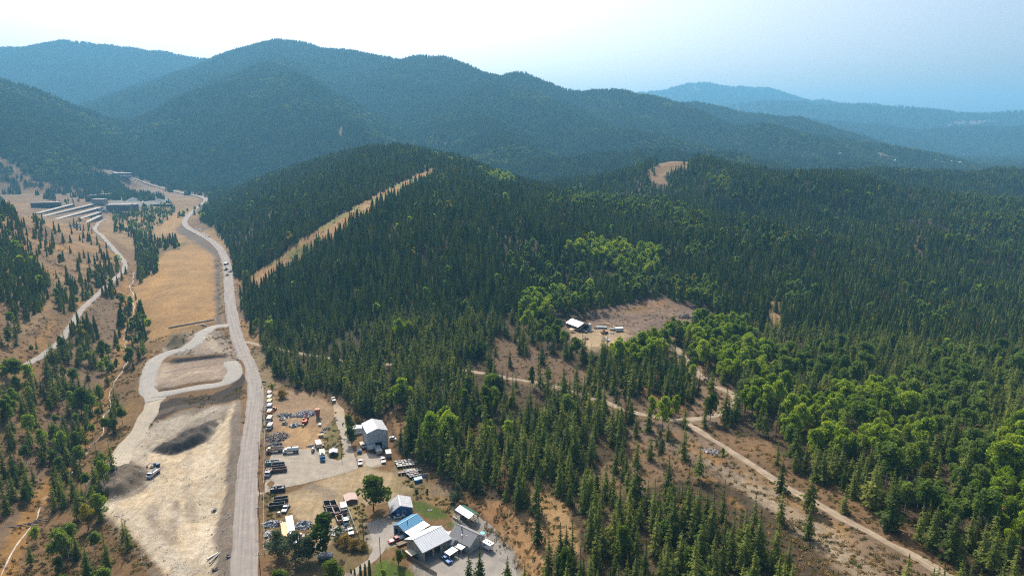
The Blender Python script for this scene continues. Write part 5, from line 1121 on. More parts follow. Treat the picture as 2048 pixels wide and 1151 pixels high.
# blue garage and lean-to
gg = gable_house('garage', 'blue garage with bright blue metal roof and open doors', 'garage', (-45.7,236.7,0), R_(-39), 6.2, 9.4, 3.5, 4.9, BLUEG, BLUE_ROOF, BLUE_ROOF, front=[(.9,2.6,0,2.7),(3.3,5.5,0,2.7)], left=[(3,4,1.2,2.1,'window')], over=.3)
MB().cyl((4.4, 3.2, 4.2), (4.4, 3.2, 5.6), .16).obj('stove_pipe', DARK, gg)
MB().prof([(6.25, 3.30), (10.2, 2.85), (10.2, 2.95), (6.25, 3.42)], -.3, 9.6).obj('lean_to_roof', WHITE_ROOF, gg)
wall(gg, 'lean_to_wall', 9.2, 2.8, BLUEG, lambda s, t, zz: (10.0-t, s, zz)); wall(gg, 'lean_to_wall', 3.5, 2.8, BLUEG, lambda s, t, zz: (6.3+s, t, zz), [(.6,3.0,0,2.4)])
# workshop
ws = gable_house('workshop', 'large tan workshop with wide white metal roof and two open bays', 'workshop', (-38.9,225.9,0), R_(-47), 10.2, 11.6, 4.6, 6.9, TANW, WHITE_ROOF, WHITE_ROOF, right=[(.7,4.0,0,3.3),(4.7,7.6,0,3.3),(8.6,9.8,1.6,2.6,'window')], front=[(1.5,2.5,3.0,3.9,'window'),(6.6,7.6,0,2.1,'door',(.45,.43,.38))], over=.75, fl=(.55,.50,.38))
MB().prof([(2.6, 2.0), (6.9, 2.0), (6.9, 2.1), (2.6, 2.1)], -2.8, -.05).obj('porch_roof', node_mat('pale_porch_roof', (.50,.47,.36), .6), ws)
for q in (2.8, 4.7, 6.7): MB().box(q-.06, -2.7, 0, q+.06, -2.58, 2.0).obj('porch_post', WOODP, ws)
MB().prof([(2.0, 2.9), (9.2, 2.9), (9.2, 3.0), (2.0, 3.0)], 12.42, 15.4).obj('rear_canopy', WHITE_ROOF, ws)
for q in (2.3, 8.9): MB().box(q-.07, 15.1, 0, q+.07, 15.25, 2.9).obj('canopy_post', WOODP, ws)
# grey house
hs_ = gable_house('house', 'grey sided house with dark shingle roof and black stove pipe', 'house', (-15.6,223.6,0), R_(52), 8.6, 10.2, 3.1, 5.9, HOUSEW, GREY_ROOF, GREY_ROOF, front=[(2.2,3.1,1.1,2.1,'window'),(5.6,6.5,1.1,2.1,'window')], left=[(2,3.2,1,2.1,'window')], over=.4, slats=False)
MB().cyl((3.6, 7.0, 5.0), (3.6, 7.0, 6.7), .2).obj('chimney', DARK, hs_); MB().cyl((3.6, 7.0, 6.7), (3.6, 7.0, 7.0), .3, .12).obj('chimney_cap', CHROME, hs_)
for a_, b_ in ((2.6,3.5),(1.6,5.2),(5.8,3.0)): MB().box(a_-.15, b_-.15, 4.2, a_+.15, b_+.15, 4.9).obj('roof_vent', CHROME, hs_)
wg = MB().prof([(-3.4, 2.9), (.2, 2.9), (.2, 3.0), (-1.6, 4.3), (-3.4, 3.0)], 5.6, 9.2).obj('wing_roof', GREY_ROOF, hs_)
wall(hs_, 'wing_wall', 3.4, 2.9, HOUSEW, lambda s, t, zz: (-3.2+t, 5.7+s, zz), [(1.1,2.2,1.0,2.1,'window')]); wall(hs_, 'wing_wall', 3.2, 2.9, HOUSEW, lambda s, t, zz: (-3.2+s, 5.7+t, zz)); wall(hs_, 'wing_wall', 3.2, 2.9, HOUSEW, lambda s, t, zz: (-3.2+s, 9.1-t, zz))
MB().box(-3.0, 1.4, 2.45, -.1, 4.9, 2.55).obj('porch_roof', WHITE_ROOF, hs_)
for q in (1.55, 4.75): MB().box(-2.95, q-.07, 0, -2.8, q+.07, 2.45).obj('porch_post', paintm((.8,.8,.8)), hs_)
# pavilion
pv = empty('pavilion', 'open pavilion with white and green metal roof', 'pavilion', -22.9, 247.5, .6, R_(-48))
MB().prof([(0, 3.0), (2.6, 4.1), (2.6, 4.2), (0, 3.1)], 0, 9).obj('roof_panel', WHITE_ROOF, pv).rotation_euler = (0, 0, 0)
pv.children[0].data.transform(Matrix(((0,1,0,0),(1,0,0,0),(0,0,1,0),(0,0,0,1)))); pv.children[0].data.flip_normals()
o_ = MB().prof([(2.6, 4.1), (5.2, 3.0), (5.2, 3.1), (2.6, 4.2)], 0, 9).obj('roof_panel', GREENR, pv); o_.data.transform(Matrix(((0,1,0,0),(1,0,0,0),(0,0,1,0),(0,0,0,1)))); o_.data.flip_normals()
for q in (.3, 3.1, 5.9, 8.7):
    for w_ in (.35, 4.85): MB().box(q-.08, w_-.08, -.7, q+.08, w_+.08, 3.1).obj('post', WOODP, pv)
MB().box(.2, .3, 2.88, 8.8, .45, 3.02).obj('beam', WOODP, pv); MB().box(.2, 4.75, 2.88, 8.8, 4.9, 3.02).obj('beam', WOODP, pv)
ut = empty('utility_tractor', 'small dark tractor parked under the pavilion', 'tractor', -19.6, 246.6, 0, R_(-48)); MB().box(-1.2,-.5,.5,1.2,.5,1.1).obj('body', DARK, ut); MB().box(-.8,-.45,1.1,-.2,.45,1.9).obj('seat', paintm((.1,.15,.3)), ut); wheels(ut, (-.8,.9), .62, .45, .3)
rw = empty('retaining_wall', 'low grey block wall in front of the pavilion', 'wall', *G(906,1035), R_(-50))
for k in range(8):
    for c_ in range(2): MB().box(k*1.25+(c_ % 2)*.3, -.3, c_*.5, k*1.25+1.22+(c_ % 2)*.3, .3, c_*.5+.49).obj('block', CONC, rw)
# carport
cp = empty('carport', 'small open carport with pale grey roof beside the workshop', 'carport', *G(902,1113)[:2], 0, R_(-40)); 
MB().box(-1.4, -2.2, 2.5, 1.4, 2.2, 2.6).obj('roof_panel', SILVER, cp).rotation_euler = (0, R_(5), 0)
for a_ in (-1.3, 1.3):
    for b_ in (-2.1, 2.1): MB().box(a_-.06, b_-.06, 0, a_+.06, b_+.06, 2.5+(-.1 if a_ > 0 else .1)).obj('post', paintm((.8,.8,.8)), cp)
qd = empty('quad_bike', 'dark quad bike under the small carport', 'quad bike', *G(903,1115)[:2], 0, R_(50)); MB().box(-.9,-.35,.5,.9,.35,.95).obj('body', paintm((.12,.14,.18)), qd); MB().box(-.4,-.3,.95,.2,.3,1.15).obj('seat', DARK, qd); wheels(qd, (-.6,.6), .42, .3, .22)
gable_house('shed', 'brown roofed shed cut off by the bottom edge beside the cypresses', 'shed', (-58.5,201.5,0), R_(12), 5.5, 5, 2.4, 3.4, TANW, node_mat('brown_shingles', (.16,.13,.11), .9, noise=(3, .2)), node_mat('brown_shingles', (.16,.13,.11), .9, noise=(3, .2)), slats=False)
sx, sy, sz_ = G(659,913)
gable_house('shed', 'small white roofed shed on the green patch by the lot', 'shed', (sx,sy,0), R_(12), 3.6, 3.6, 2.0, 2.6, node_mat('dark_siding', (.09,.09,.09), .8), WHITE_ROOF, WHITE_ROOF, over=.2, front=[(1.0,2.2,0,1.8)])
hp = empty('shelter', 'low faded pink fabric shelter with dark open front', 'shelter', *G(701,1000)[:2], 0, R_(-68))
MB().prof([(-2.6, 1.5), (-2.6, 1.6), (0, 2.2), (2.6, 1.6), (2.6, 1.5), (0, 2.1)], -3, 3).obj('canopy', paintm((.50,.36,.32), .8), hp)
hp.children[0].data.transform(Matrix.Rotation(PI/2, 4, 'Z')*1)
for a_ in (-2.9, 2.9):
    for b_ in (-2.4, 2.4): MB().cyl((a_, b_, 0), (a_, b_, 1.6), .06, n=6).obj('post', STEEL, hp)
MB().box(-2.9, -2.5, 0, 2.2, -2.4, 1.5).obj('side_wall', paintm((.40,.28,.25), .8), hp); MB().box(-2.9, 2.4, 0, 2.2, 2.5, 1.5).obj('side_wall', paintm((.40,.28,.25), .8), hp)
# vehicles by the houses
car('silver hatchback parked below the small blue house', 798, 1034, R_(28), (.62,.66,.70))
rt = pickup('red pickup with white flatbed rack beside the blue garage', 793, 1081, R_(215), (.62,.05,.05), bed=(.75,.75,.75), load=(.7,.7,.7), flat=True, L=6.2)
ft = empty('flat_trailer', 'grey flatbed trailer behind the red pickup', 'trailer', *G(806,1087)[:2], 0, R_(38)); MB().box(-2.4,-1.1,.7,2.4,1.1,.82).obj('deck', WOODP, ft); wheels(ft, (-.5,.5), 1.2, .35, .2); MB().box(2.4,-.06,.5,3.6,.06,.6).obj('tongue', DARK, ft)
pickup('blue pickup with empty grey bed in front of the workshop', 892, 1120, R_(-52), (.03,.14,.45), bed=(.18,.19,.2), L=6.0)
cmp_ = empty('truck_camper', 'white truck camper with roof vents beside the grey house', 'camper', -8.9, 226.2, 0, R_(-42)); cw = paintm((.85,.84,.82), .5)
MB().prof([(-2.0,.9),(1.4,.9),(1.4,1.9),(2.1,2.0),(2.1,2.9),(-2.0,2.9)], -1.15, 1.15).obj('body', cw, cmp_); MB().box(-2.05,-1.2,2.9,2.15,1.2,3.0).obj('roof', cw, cmp_)
for q in (-1.2, .2, 1.3): MB().box(q-.2,-.2,3.0,q+.2,.2,3.15).obj('roof_vent', DARK, cmp_)
MB().box(-1.2,-1.17,1.7,-.3,-1.15,2.3).obj('window', GLASS, cmp_); MB().box(-2.02,-.35,1.0,-2.0,.35,2.6).obj('door', paintm((.6,.6,.6)), cmp_)
for a_ in (-1.9, 1.2):
    for b_ in (-1.1, 1.1): MB().cyl((a_, b_, 0), (a_, b_, 1.0), .06, n=6).obj('jack', STEEL, cmp_)
st = empty('cargo_trailer', 'small rust red cargo trailer with white roof on the gravel yard', 'trailer', *G(1027,1097)[:2], 0, R_(-60)); MB().box(-1.2,-.9,.5,1.2,.9,1.7).obj('body', paintm((.35,.12,.07)), st); MB().box(-1.25,-.95,1.7,1.25,.95,1.8).obj('roof', paintm((.8,.78,.72)), st); wheels(st, (0,), 1.0, .32, .2); MB().box(1.2,-.05,.4,2.2,.05,.48).obj('tongue', DARK, st)
sk = empty('stock_tank', 'round pale blue stock tank behind the grey house', 'tank', *G(965,1068)[:2], 0, 0); MB().cyl((0,0,0),(0,0,.7),1.1,n=20).obj('shell', paintm((.25,.55,.68)), sk); MB().cyl((0,0,.7),(0,0,.73),.98,n=20).obj('water', paintm((.15,.55,.65), .1), sk)
cb_ = empty('canoe', 'turquoise canoe lying at the foot of the cut bank', 'boat', *G(1066,1149)[:2], .3, R_(-50)); MB().prof([(-2,.5),(-1.2,.1),(1.2,.1),(2,.5)], -.35, .35).obj('hull', paintm((.05,.5,.5)), cb_)
def fire_ring(lab, px, py, r):
    e = empty('fire_ring', lab, 'fire pit', *G(px, py)[:2], 0.02, 0)
    for k in range(14):
        a = 2*PI*k/14; MB().obox((r*math.cos(a), r*math.sin(a), .12), (.42, .25, .26), a+PI/2).obj('stone', CONC, e)
    MB().cyl((0,0,.0),(0,0,.06),r*.8,n=14).obj('ash', DARK, e)
fire_ring('stone fire ring on the green lawn', 860, 1020, .75); fire_ring('fire ring on the round patio by the grey house', 903, 1066, .6)
pt = MB().cyl((0,0,0),(0,0,.06),1.9,n=22).obj('patio', paintm((.62,.56,.50), .9)); pt.location = (*G(903,1066)[:2], 0); tag(pt, kind='structure')
# pickups and trucks round the yards
pickup('dusty white pickup driving down the dirt lane from the woods', 667, 800, R_(-68), (.75,.68,.64))
pickup('white pickup parked nose out left of the concrete pad', 721, 926, R_(-80), (.72,.66,.68)); pickup('white pickup at the right end of the concrete pad', 766, 922, R_(-72), (.78,.78,.80), load=(.5,.4,.35))
car('white car half hidden right of the tall white building', 787, 878, R_(-20), (.8,.8,.82))
trailer('silver tank like trailer backed into the open bay', 757, 905, R_(113), (.42,.43,.45), L=6.5, H=2.6, base=.9)
trailer('grey topped cargo container right of the bay', 777, 912, R_(106), (.36,.33,.30), L=4.6, H=2.6, base=.3, roof=(.5,.47,.43))
truck('flatbed truck with rusty orange deck left of the tall building', 726, 892, R_(-68), (.5,.5,.5), (.50,.30,.20), L=7, kind='flat')
rolloff('blue dumpster beside the tall white building', 719, 905, R_(-80), (.03,.10,.28), L=2.2, W=1.8, H=1.5, load=1.7, load_col=(.1,.3,.5))
TRK = [(539,791,(.45,.33,.30),(.56,.40,.38),'topmost truck of the fence row, dusty pink box'),(539,800,(.62,.62,.60),(.62,.46,.38),'second truck of the fence row, peach box and pale cab'),(539,808,(.70,.66,.60),(.66,.42,.06),'third truck of the fence row, yellow box'),(539,817,(.20,.27,.42),(.42,.48,.60),'fourth truck of the fence row, pale blue box'),(539,829,(.65,.25,.06),(.55,.40,.35),'fifth truck of the fence row, orange cab and pink box'),(539,842,(.66,.64,.62),(.52,.46,.40),'sixth truck of the fence row, pale beige box'),(540,857,(.55,.55,.56),(.60,.53,.48),'lowest truck of the fence row, pale box')]
for (px, py, c1, c2, lb) in TRK: truck(lb, px, py, R_(-84), tuple(v*.75 for v in c1), tuple(v*.72 for v in c2), L=5.6, kind='box', hbox=2.5, group='old trucks parked nose to tail along the fence')
truck('roll off truck with tan deck in the corner of the lot', 550, 903, R_(190), (.50,.38,.24), (.40,.30,.24), L=8, kind='dump'); truck('white tank truck facing the road on the lot', 582, 905, R_(192), (.75,.75,.74), (.72,.73,.75), L=7.4, kind='tank')
truck('blue cabbed garbage truck with tan hopper', 645, 916, R_(-72), (.04,.24,.48), (.62,.55,.40), L=8.6, kind='hopper', hbox=3.2); 
trailer('tan box trailer behind the blue cabbed garbage truck', 637, 893, R_(-66), (.60,.48,.38), L=5.6, H=2.7, base=.8)
fk = empty('forklift', 'dark forklift on the lot left of the garbage truck', 'forklift', *G(626,903)[:2], 0, R_(-90)); MB().box(-1,-.55,.3,1,.55,1.1).obj('body', DARK, fk); MB().box(-.7,-.5,2.0,.4,.5,2.1).obj('roof', paintm((.6,.6,.6)), fk)
for a_ in (-.65,.35):
    for b_ in (-.45,.45): MB().box(a_-.04,b_-.04,1.1,a_+.04,b_+.04,2.0).obj('post', DARK, fk)
MB().box(1.0,-.4,0,1.1,.4,2.2).obj('mast', STEEL, fk); wheels(fk, (-.6,.6), .55, .3, .2)
for lb, px, py, rt_, c, L, ld in [
 ('pale green rolloff bin below the tan roll off truck', 545, 928, 12, (.22,.28,.27), 6.0, 1.6), ('long rust brown rolloff bin in the lot', 559, 942, 14, (.16,.09,.07), 6.6, None), ('narrow black rolloff bin above the rust brown one', 557, 933, 14, (.06,.06,.065), 5.6, None),
 ('dark rolloff bin heaped with white scrap by the lane', 556, 981, 14, (.05,.05,.06), 6.0, 1.9), ('dark empty rolloff bin in the weeds, middle of three', 562, 1002, 14, (.07,.065,.065), 5.8, None), ('dark empty rolloff bin in the weeds, lowest of three', 554, 1014, 12, (.05,.055,.05), 6.2, None),
 ('open black bin with tan rim left of the white topped truck, upper one', 654, 1013, -66, (.16,.12,.10), 4.6, None), ('open black bin with tan rim left of the white topped truck, lower one', 660, 1027, -66, (.16,.12,.10), 4.6, None), ('open bin directly left of the white topped truck, upper one', 667, 1012, -64, (.20,.13,.10), 4.4, None),
 ('open bin directly left of the white topped truck, lower one', 674, 1026, -64, (.20,.13,.10), 5.0, None), ('open bin between the tree and the light blue truck', 680, 1042, -64, (.30,.19,.12), 4.4, None)]:
    rolloff(lb, px, py, R_(rt_), c, L=L, load=ld)
truck('truck with open dark bed parked by the fence post', 537, 950, R_(-88), (.55,.5,.52), (.09,.08,.08), L=5.2, kind='dump'); pickup('silver pickup beside the lowest dark bin', 571, 1019, R_(-86), (.50,.55,.60), bed=(.4,.42,.45))
trailer('long white semi trailer parked beside the orange one', 582, 1066, R_(112), (.85,.85,.85), L=13.2); trailer('orange roofed semi trailer left of the white one', 571, 1072, R_(112), (.66,.30,.08), L=10.4, H=3.2)
pickup('white pickup nosed against the white semi trailer', 592, 1082, R_(-75), (.75,.75,.76)); truck('box truck with white top and dark open front', 688, 1024, R_(-70), (.08,.08,.09), (.75,.70,.55), L=6.4, kind='box', hbox=3.0)
truck('light blue stake truck right of the open bins', 692, 1046, R_(-68), (.36,.45,.50), (.30,.34,.36), L=5.6, kind='dump'); pickup('grey pickup with pale camper shell by the thicket', 701, 1064, R_(-70), (.55,.58,.58), bed=(.32,.31,.30)); 
trailer('grey open trailer with white end in the shade of the round tree', 651, 1115, R_(3), (.22,.25,.28), L=5.0, H=1.6, base=.5)
rs = MB().obox((0,0,.35),(2.6,3.9,.3)).obj('steel_plate', paintm((.42,.30,.27), .8)); rs.location = (*G(611,1074)[:2], 0); rs.rotation_euler = (0,0,R_(10)); tag(rs, 'flat rusty pink deck in the weeds below the pallet pile', 'steel deck')
# scrap heaps
scrap('pale grey heap of shiny scrap metal in the yard', 611, 828, 5.6, 4.4, 2.0, 260, 0, .3, 2.0); scrap('dark heap of mixed scrap left of the shiny heap', 572, 831, 5.6, 3.0, 1.3, 200, 2, -.2)
scrap('large rust brown scrap heap by the truck row', 556, 874, 5.6, 5.6, 1.9, 300, 1, .2, 2.0); scrap('low dark scrap heap below the rust brown heap', 550, 889, 3.8, 2.4, .9, 120, 2)
scrap('row of white scrapped appliances in the yard', 565, 838, 1.6, 1.3, 1.0, 26, 3, small=1.5, cat='appliances', name='appliances'); scrap('dark washer and stove stack below the white appliances', 569, 848, 1.2, 1.4, .9, 20, 2, small=1.5, cat='appliances', name='appliances'); scrap('pale blue and white appliance heap left of the red machine', 589, 851, 2.4, 2.3, 1.3, 50, 0, small=1.4, cat='appliances', name='appliances'); scrap('small white heap beside the appliance heap', 600, 849, 1.5, 1.0, .8, 22, 3, small=1.3, cat='appliances', name='appliances')
scrap('small black scrap bits on the right side of the yard', 652, 858, 1.8, 1.3, .7, 34, 2); scrap('low scatter of black parts above the tan crate', 646, 864, 1.7, 1.0, .5, 30, 2); scrap('scatter of parts above the forklift', 626, 892, 3.0, 1.2, .6, 40, 2)
scrap('white and blue junk heap in the lower left yard', 543, 1048, 3.4, 2.2, 1.4, 90, 0); scrap('grey pallet heap beside the orange trailer', 554, 1047, 2.6, 1.8, 1.4, 60, 3); scrap('colourful pallet and drum heap right of the white trailer', 607, 1050, 3.4, 3.0, 1.7, 120, 0); scrap('white junk heap by the roadside fence', 540, 1067, 2.0, 2.6, 1.1, 60, 3); scrap('rust red junk heap at the fence corner', 540, 1084, 2.0, 3.0, 1.1, 70, 1); scrap('orange and white junk below the open bins', 677, 1060, 3.4, 2.6, 1.3, 90, 3); scrap('scatter of white parts on the weedy patch by the bins', 670, 1067, 2, 1.4, .6, 30, 3)
scrap('dark slash pile at the edge of the big clearing', 1368, 634, 6, 3.4, 2.0, 160, 1, cat='slash pile', name='slash_pile'); scrap('grey rock pile beside the long dirt track', 1423, 903, 3.6, 2.8, 1.2, 90, 0, long_=.9, mats=[CONC, paintm((.25,.22,.2), .9), paintm((.35,.3,.27), .9)], cat='rock pile', name='rock_pile')
scrap('dark soil heap in the roadside pullout, largest', 397, 459, 7, 4, 2.5, 30, 2, cat='soil heap', name='soil_heap'); scrap('dark soil heap in the pullout, small right one', 408, 459, 3, 2.4, 1.8, 20, 2, cat='soil heap', name='soil_heap'); scrap('low dark soil heap below the other two', 405, 466, 5, 2.4, 1.2, 20, 2, cat='soil heap', name='soil_heap')
cr = MB().obox((0,0,.7),(2.4,2.0,1.4)).obox((0,0,1.45),(2.6,2.2,.1)).obj('crate', paintm((.48,.36,.22), .8)); cr.location = (*G(642,873)[:2], 0); cr.rotation_euler = (0,0,.3); tag(cr, 'lone tan wooden crate in the scrap yard', 'crate')
# machines
def excavator(lab, px, py, rot, c, reach=(4.2,3.2), s=1.):
    x, y, z = G(px, py); e = empty('excavator', lab, 'excavator', x, y, z, rot); e.scale = (s,)*3; p = paintm(c, .5)
    for q in (-1, 1): MB().prof([(-1.7,.1),(-1.9,.45),(-1.6,.8),(1.6,.8),(1.9,.45),(1.7,.1)], q*1.05-.25, q*1.05+.25).obj('track', RUB, e)
    MB().box(-1.9,-1.1,.95,1.2,1.1,1.9).obj('body', p, e); MB().box(-2.1,-1.0,1.0,-1.4,1.0,2.0).obj('counterweight', p, e)
    cb = MB().box(.1,.25,1.9,1.3,1.05,2.8).obj('cab', p, e); MB().box(.15,.2,2.1,1.33,1.08,2.65).obj('window', GLASS, cb)
    a, b = Vector((1.0,-.2,1.6)), Vector((reach[0],-.2,reach[1])); MB().cyl(a, b, .25, .18, 6).obj('boom', p, e); c2 = Vector((reach[0]+1.6,-.2,1.0)); MB().cyl(b, c2, .18, .14, 6).obj('stick', p, e)
    MB().prof([(reach[0]+1.2,.2),(reach[0]+2.0,.3),(reach[0]+2.1,1.1),(reach[0]+1.5,1.1)], -.7, .3).obj('bucket', DARK, e)
def loader(lab, px, py, rot, c, s=1., name='wheel_loader'):
    x, y, z = G(px, py); e = empty(name, lab, 'loader', x, y, z, rot); e.scale = (s,)*3; p = paintm(c, .5)
    MB().prof([(-2.6,.8),(.2,.8),(.2,1.7),(-2.4,1.75)], -.85, .85).obj('body', p, e); cb = MB().box(-.6,-.65,1.7,.6,.65,2.9).obj('cab', p, e); MB().box(-.63,-.68,1.95,.63,.68,2.7).obj('window', GLASS, cb)
    for q in (-.5, .5): MB().cyl((.2,q,1.4),(2.3,q,.7),.14,n=6).obj('lift_arm', p, e)
    MB().prof([(2.2,.2),(3.2,.15),(2.5,.35),(2.4,1.2),(2.2,1.2)], -1.3, 1.3).obj('bucket', p, e); wheels(e, (-1.6, 1.2), .95, .72, .5)
excavator('red and yellow scrap handler digging at the shiny heap', 610, 846, R_(92), (.55,.06,.04), (3.8,4.6)); loader('orange loader parked beside the truck row', 548, 821, R_(-92), (.65,.20,.04), .8); loader('small yellow loader behind the red scrap handler', 606, 853, R_(-80), (.6,.42,.05), .5)
excavator('black and blue excavator on the gravel pad', 313, 932, R_(200), (.05,.10,.18), (3.4,2.6), .8); ad = truck('white dump truck parked on the gravel pad', 307, 950, R_(-98), (.55,.58,.62), (.66,.64,.60), L=7.6, kind='dump')
scrap('ring of grey parts beside the excavator on the pad', 306, 934, 1.6, 1.6, .5, 24, 2, name='spare_parts', cat='parts'); 
truck('white truck leading the road crew convoy', 453, 530, R_(84), (.78,.8,.8), (.7,.72,.72), L=7.5, kind='box', hbox=3.0); loader('dark road grader in the middle of the road crew', 453, 541, R_(84), (.09,.08,.07), 1.15, 'road_grader')
rl = empty('road_roller', 'yellow and black road roller on the road', 'road roller', *G(455,552), R_(84)); MB().box(-2,-.9,.7,2,.9,1.7).obj('body', paintm((.62,.45,.05)), rl); MB().cyl((1.9,-1,.75),(1.9,1,.75),.75,n=14).obj('drum', STEEL, rl); MB().box(-.9,-.8,1.7,.7,.8,2.8).obj('cab', DARK, rl); wheels(rl, (-1.5,), .9, .7, .4)
excavator('dark crane machine beside the road crew', 461, 545, R_(40), (.10,.07,.06), (3.4,3.2), 1.0)
for lb, px, py, rt_, c in [('white car in the roadside pullout, leftmost of three', 409, 471, -30, (.8,.8,.82)), ('dark car in the roadside pullout, middle of three', 413, 473, -35, (.08,.08,.12)), ('silver car in the roadside pullout, rightmost of three', 418, 475, 60, (.5,.5,.52))]: car(lb, px, py, R_(rt_), c, True)
kt = empty('cone_tank', 'tall rusty brown steel hopper in the scrap yard', 'hopper', *G(636,836)[:2], 0, 0); MB().cyl((0,0,1.2),(0,0,5.4),.95,1.45,16).obj('shell', paintm((.36,.13,.08), .8), kt); MB().cyl((0,0,5.4),(0,0,5.55),1.55,1.55,16).obj('rim', paintm((.5,.25,.18), .8), kt); MB().cyl((0,0,.5),(0,0,1.2),.3,.95,12).obj('cone', DARK, kt)
for a_ in range(4): MB().cyl((1.0*math.cos(a_*PI/2+.7),1.0*math.sin(a_*PI/2+.7),0),(.85*math.cos(a_*PI/2+.7),.85*math.sin(a_*PI/2+.7),1.8),.08,n=6).obj('leg', DARK, kt)
tk2 = scrap('black engine heap below the rusty hopper', 638, 838, 1.4, 1.4, 1.0, 30, 2, name='engine_heap'); wt = empty('water_tank', 'white plastic water tank right of the scrap handler', 'tank', *G(640,851)[:2], 0, 0); MB().cyl((0,0,0),(0,0,1.2),.9,.9,16).obj('shell', paintm((.8,.8,.76)), wt); MB().cyl((0,0,1.2),(0,0,1.4),.9,.3,16).obj('lid', paintm((.8,.8,.76)), wt)
for lb, px, py, c in [('grey steel drum standing in the weeds', 558, 1029, (.5,.52,.55)), ('grey drum beside the rusty pink deck', 601, 1072, (.55,.55,.55)), ('black drum right of the tan box trailer', 647, 894, (.03,.03,.03))]:
    e = empty('drum', lb, 'drum', *G(px, py)[:2], 0, 0); MB().cyl((0,0,0),(0,0,1.3),.55,n=12).obj('shell', paintm(c), e); MB().cyl((0,0,1.3),(0,0,1.36),.58,n=12).obj('lid', paintm(c), e)
for lb, px, py, rt_, L, c in [('dark pipe lying on the pad edge near the road', 434, 1112, 80, 9, (.06,.06,.06)), ('pale pipe lying left of the dark pipe', 426, 1112, 60, 5, (.6,.58,.55))]:
    x, y, z = G(px, py); o = MB().cyl((-L/2,0,.3),(L/2,0,.3),.3,n=10).obj('pipe', paintm(c)); o.location = (x,y,z); o.rotation_euler = (0,0,R_(rt_)); tag(o, lb, 'pipe')
scrap('small dark rock heap on the lower pad by the bank', 430, 1021, 1.1, 1.4, .8, 16, 2, name='rock_heap', cat='rocks'); scrap('dark rock at the roadside edge of the pad', 458, 1112, .7, .9, .8, 10, 2, name='rock_heap', cat='rocks'); scrap('rusty rock heap in the corner of the pad', 432, 1138, 1.3, .9, .7, 14, 1, name='rock_heap', cat='rocks')
# crates: every one is lifted on its own
def crate_mesh(w, c, side):
    m = MB(); m.box(-w,-w,.1,w,w,1.15,1); m.box(-w-.04,-w-.04,1.15,w+.04,w+.04,1.22,0)
    for q in (-w*.5,0,w*.5): m.box(q-.04,-w,1.22,q+.04,w,1.25,0)
    for q in (-w+.1,w-.1): m.box(q-.07,-w,0,q+.07,w,.1,1)
    me_ = bpy.data.meshes.new('crate'); me_.from_pydata(m.V, [], m.F); me_.update(); me_.materials.append(paintm(c,.6)); me_.materials.append(paintm(side,.7)); me_.polygons.foreach_set('material_index', np.array(m.M, dtype=np.int32)); return me_
CM = [crate_mesh(.58, c, s) for c, s in [((.17,.17,.18),(.06,.045,.04)),((.33,.33,.35),(.06,.055,.055)),((.42,.40,.36),(.08,.065,.05)),((.42,.22,.19),(.10,.05,.04)),((.22,.42,.48),(.06,.09,.10))]]
CN = ['grey topped','silver topped','cream topped','pink topped','pale blue topped']
rc = random.Random(5)
ROWN = ['first','second','third','fourth','fifth','sixth','seventh','eighth','ninth']
for block, (px, py, nc, nr, ang, wts) in {'uppermost': (797,936,7,4,16,(1,4,3,.3,0)), 'middle': (799,949,8,2,15,(4,1,1,1.2,.6)), 'right hand': (822,957,4,4,30,(4,1.5,.5,.3,0))}.items():
    x0, y0, _ = G(px, py); a = R_(ang); ux, uy = math.cos(a), math.sin(a); vx, vy = -math.sin(a)-.12, math.cos(a)
    for j in range(nr):
        for i in range(nc):
            if block == 'middle' and j == 1 and i < 2: continue
            k = rc.choices(range(5), wts)[0]; s_ = 1.0
            o = bpy.data.objects.new('crate', CM[k]); COL.objects.link(o); d = 1.42
            o.location = (x0+ux*d*i+vx*1.6*j+rc.uniform(-.08,.08), y0+uy*d*i+vy*1.6*j+rc.uniform(-.08,.08), 0); o.rotation_euler = (0,0,a+rc.uniform(-.12,.12)); o.scale = (.92,.92,rc.uniform(.85,1.15))
            tag(o, '%s crate in the %s block, %s from left, %s row from front' % (CN[k], block, ROWN[i], ROWN[j]), 'crate', 'crates stored in blocks below the tall building')
for k, (px, py) in enumerate(((833,963),(840,961))):
    e = empty('blue_bin', '%s of the two joined bright blue steel bins below the crates' % ('left one','right one')[k], 'bin', *G(px, py)[:2], 0, R_(18), 'bright blue steel bins'); MB().box(-.95,-1.3,.1,.95,1.3,1.5).obj('shell', paintm((.02,.18,.42)), e); MB().box(-1.0,-1.35,1.5,1.0,1.35,1.58).obj('rim', paintm((.25,.6,.75)), e)
    for a_ in (-.45,.45):
        for b_ in (-.7,.55): MB().box(a_-.4,b_-.5,1.58,a_+.4,b_+.5,1.64).obj('lid', paintm((.42,.45,.5)), e)
scrap('grey barrow and parts right of the crates', 850, 950, 1.6, 1.1, .8, 24, 0, name='spare_parts', cat='parts')
# concrete blocks below the hay field
for k in range(24):
    t_ = k/23; x, y, z = G(339+t_*88, 656-t_*16); o = MB().box(-.75,-.35,-.1,.75,.35,.95).box(-.55,-.2,.95,.55,.2,1.1).obj('concrete_block', CONC); o.location = (x,y,z); o.rotation_euler = (0,0,math.atan2(9.5,38)+.12+rc.uniform(-.12,.12))
    tag(o, '%s block from the %s end of the concrete row below the hay field' % ((ROWN+['tenth','eleventh','twelfth'])[k if k < 12 else 23-k], 'left' if k < 12 else 'right'), 'concrete block', 'concrete blocks in a row below the hay field')
scrap('white pallets lying in front of the concrete block row', 403, 650, 4.0, 1.2, .6, 34, 3, .2, name='pallets', cat='pallets')
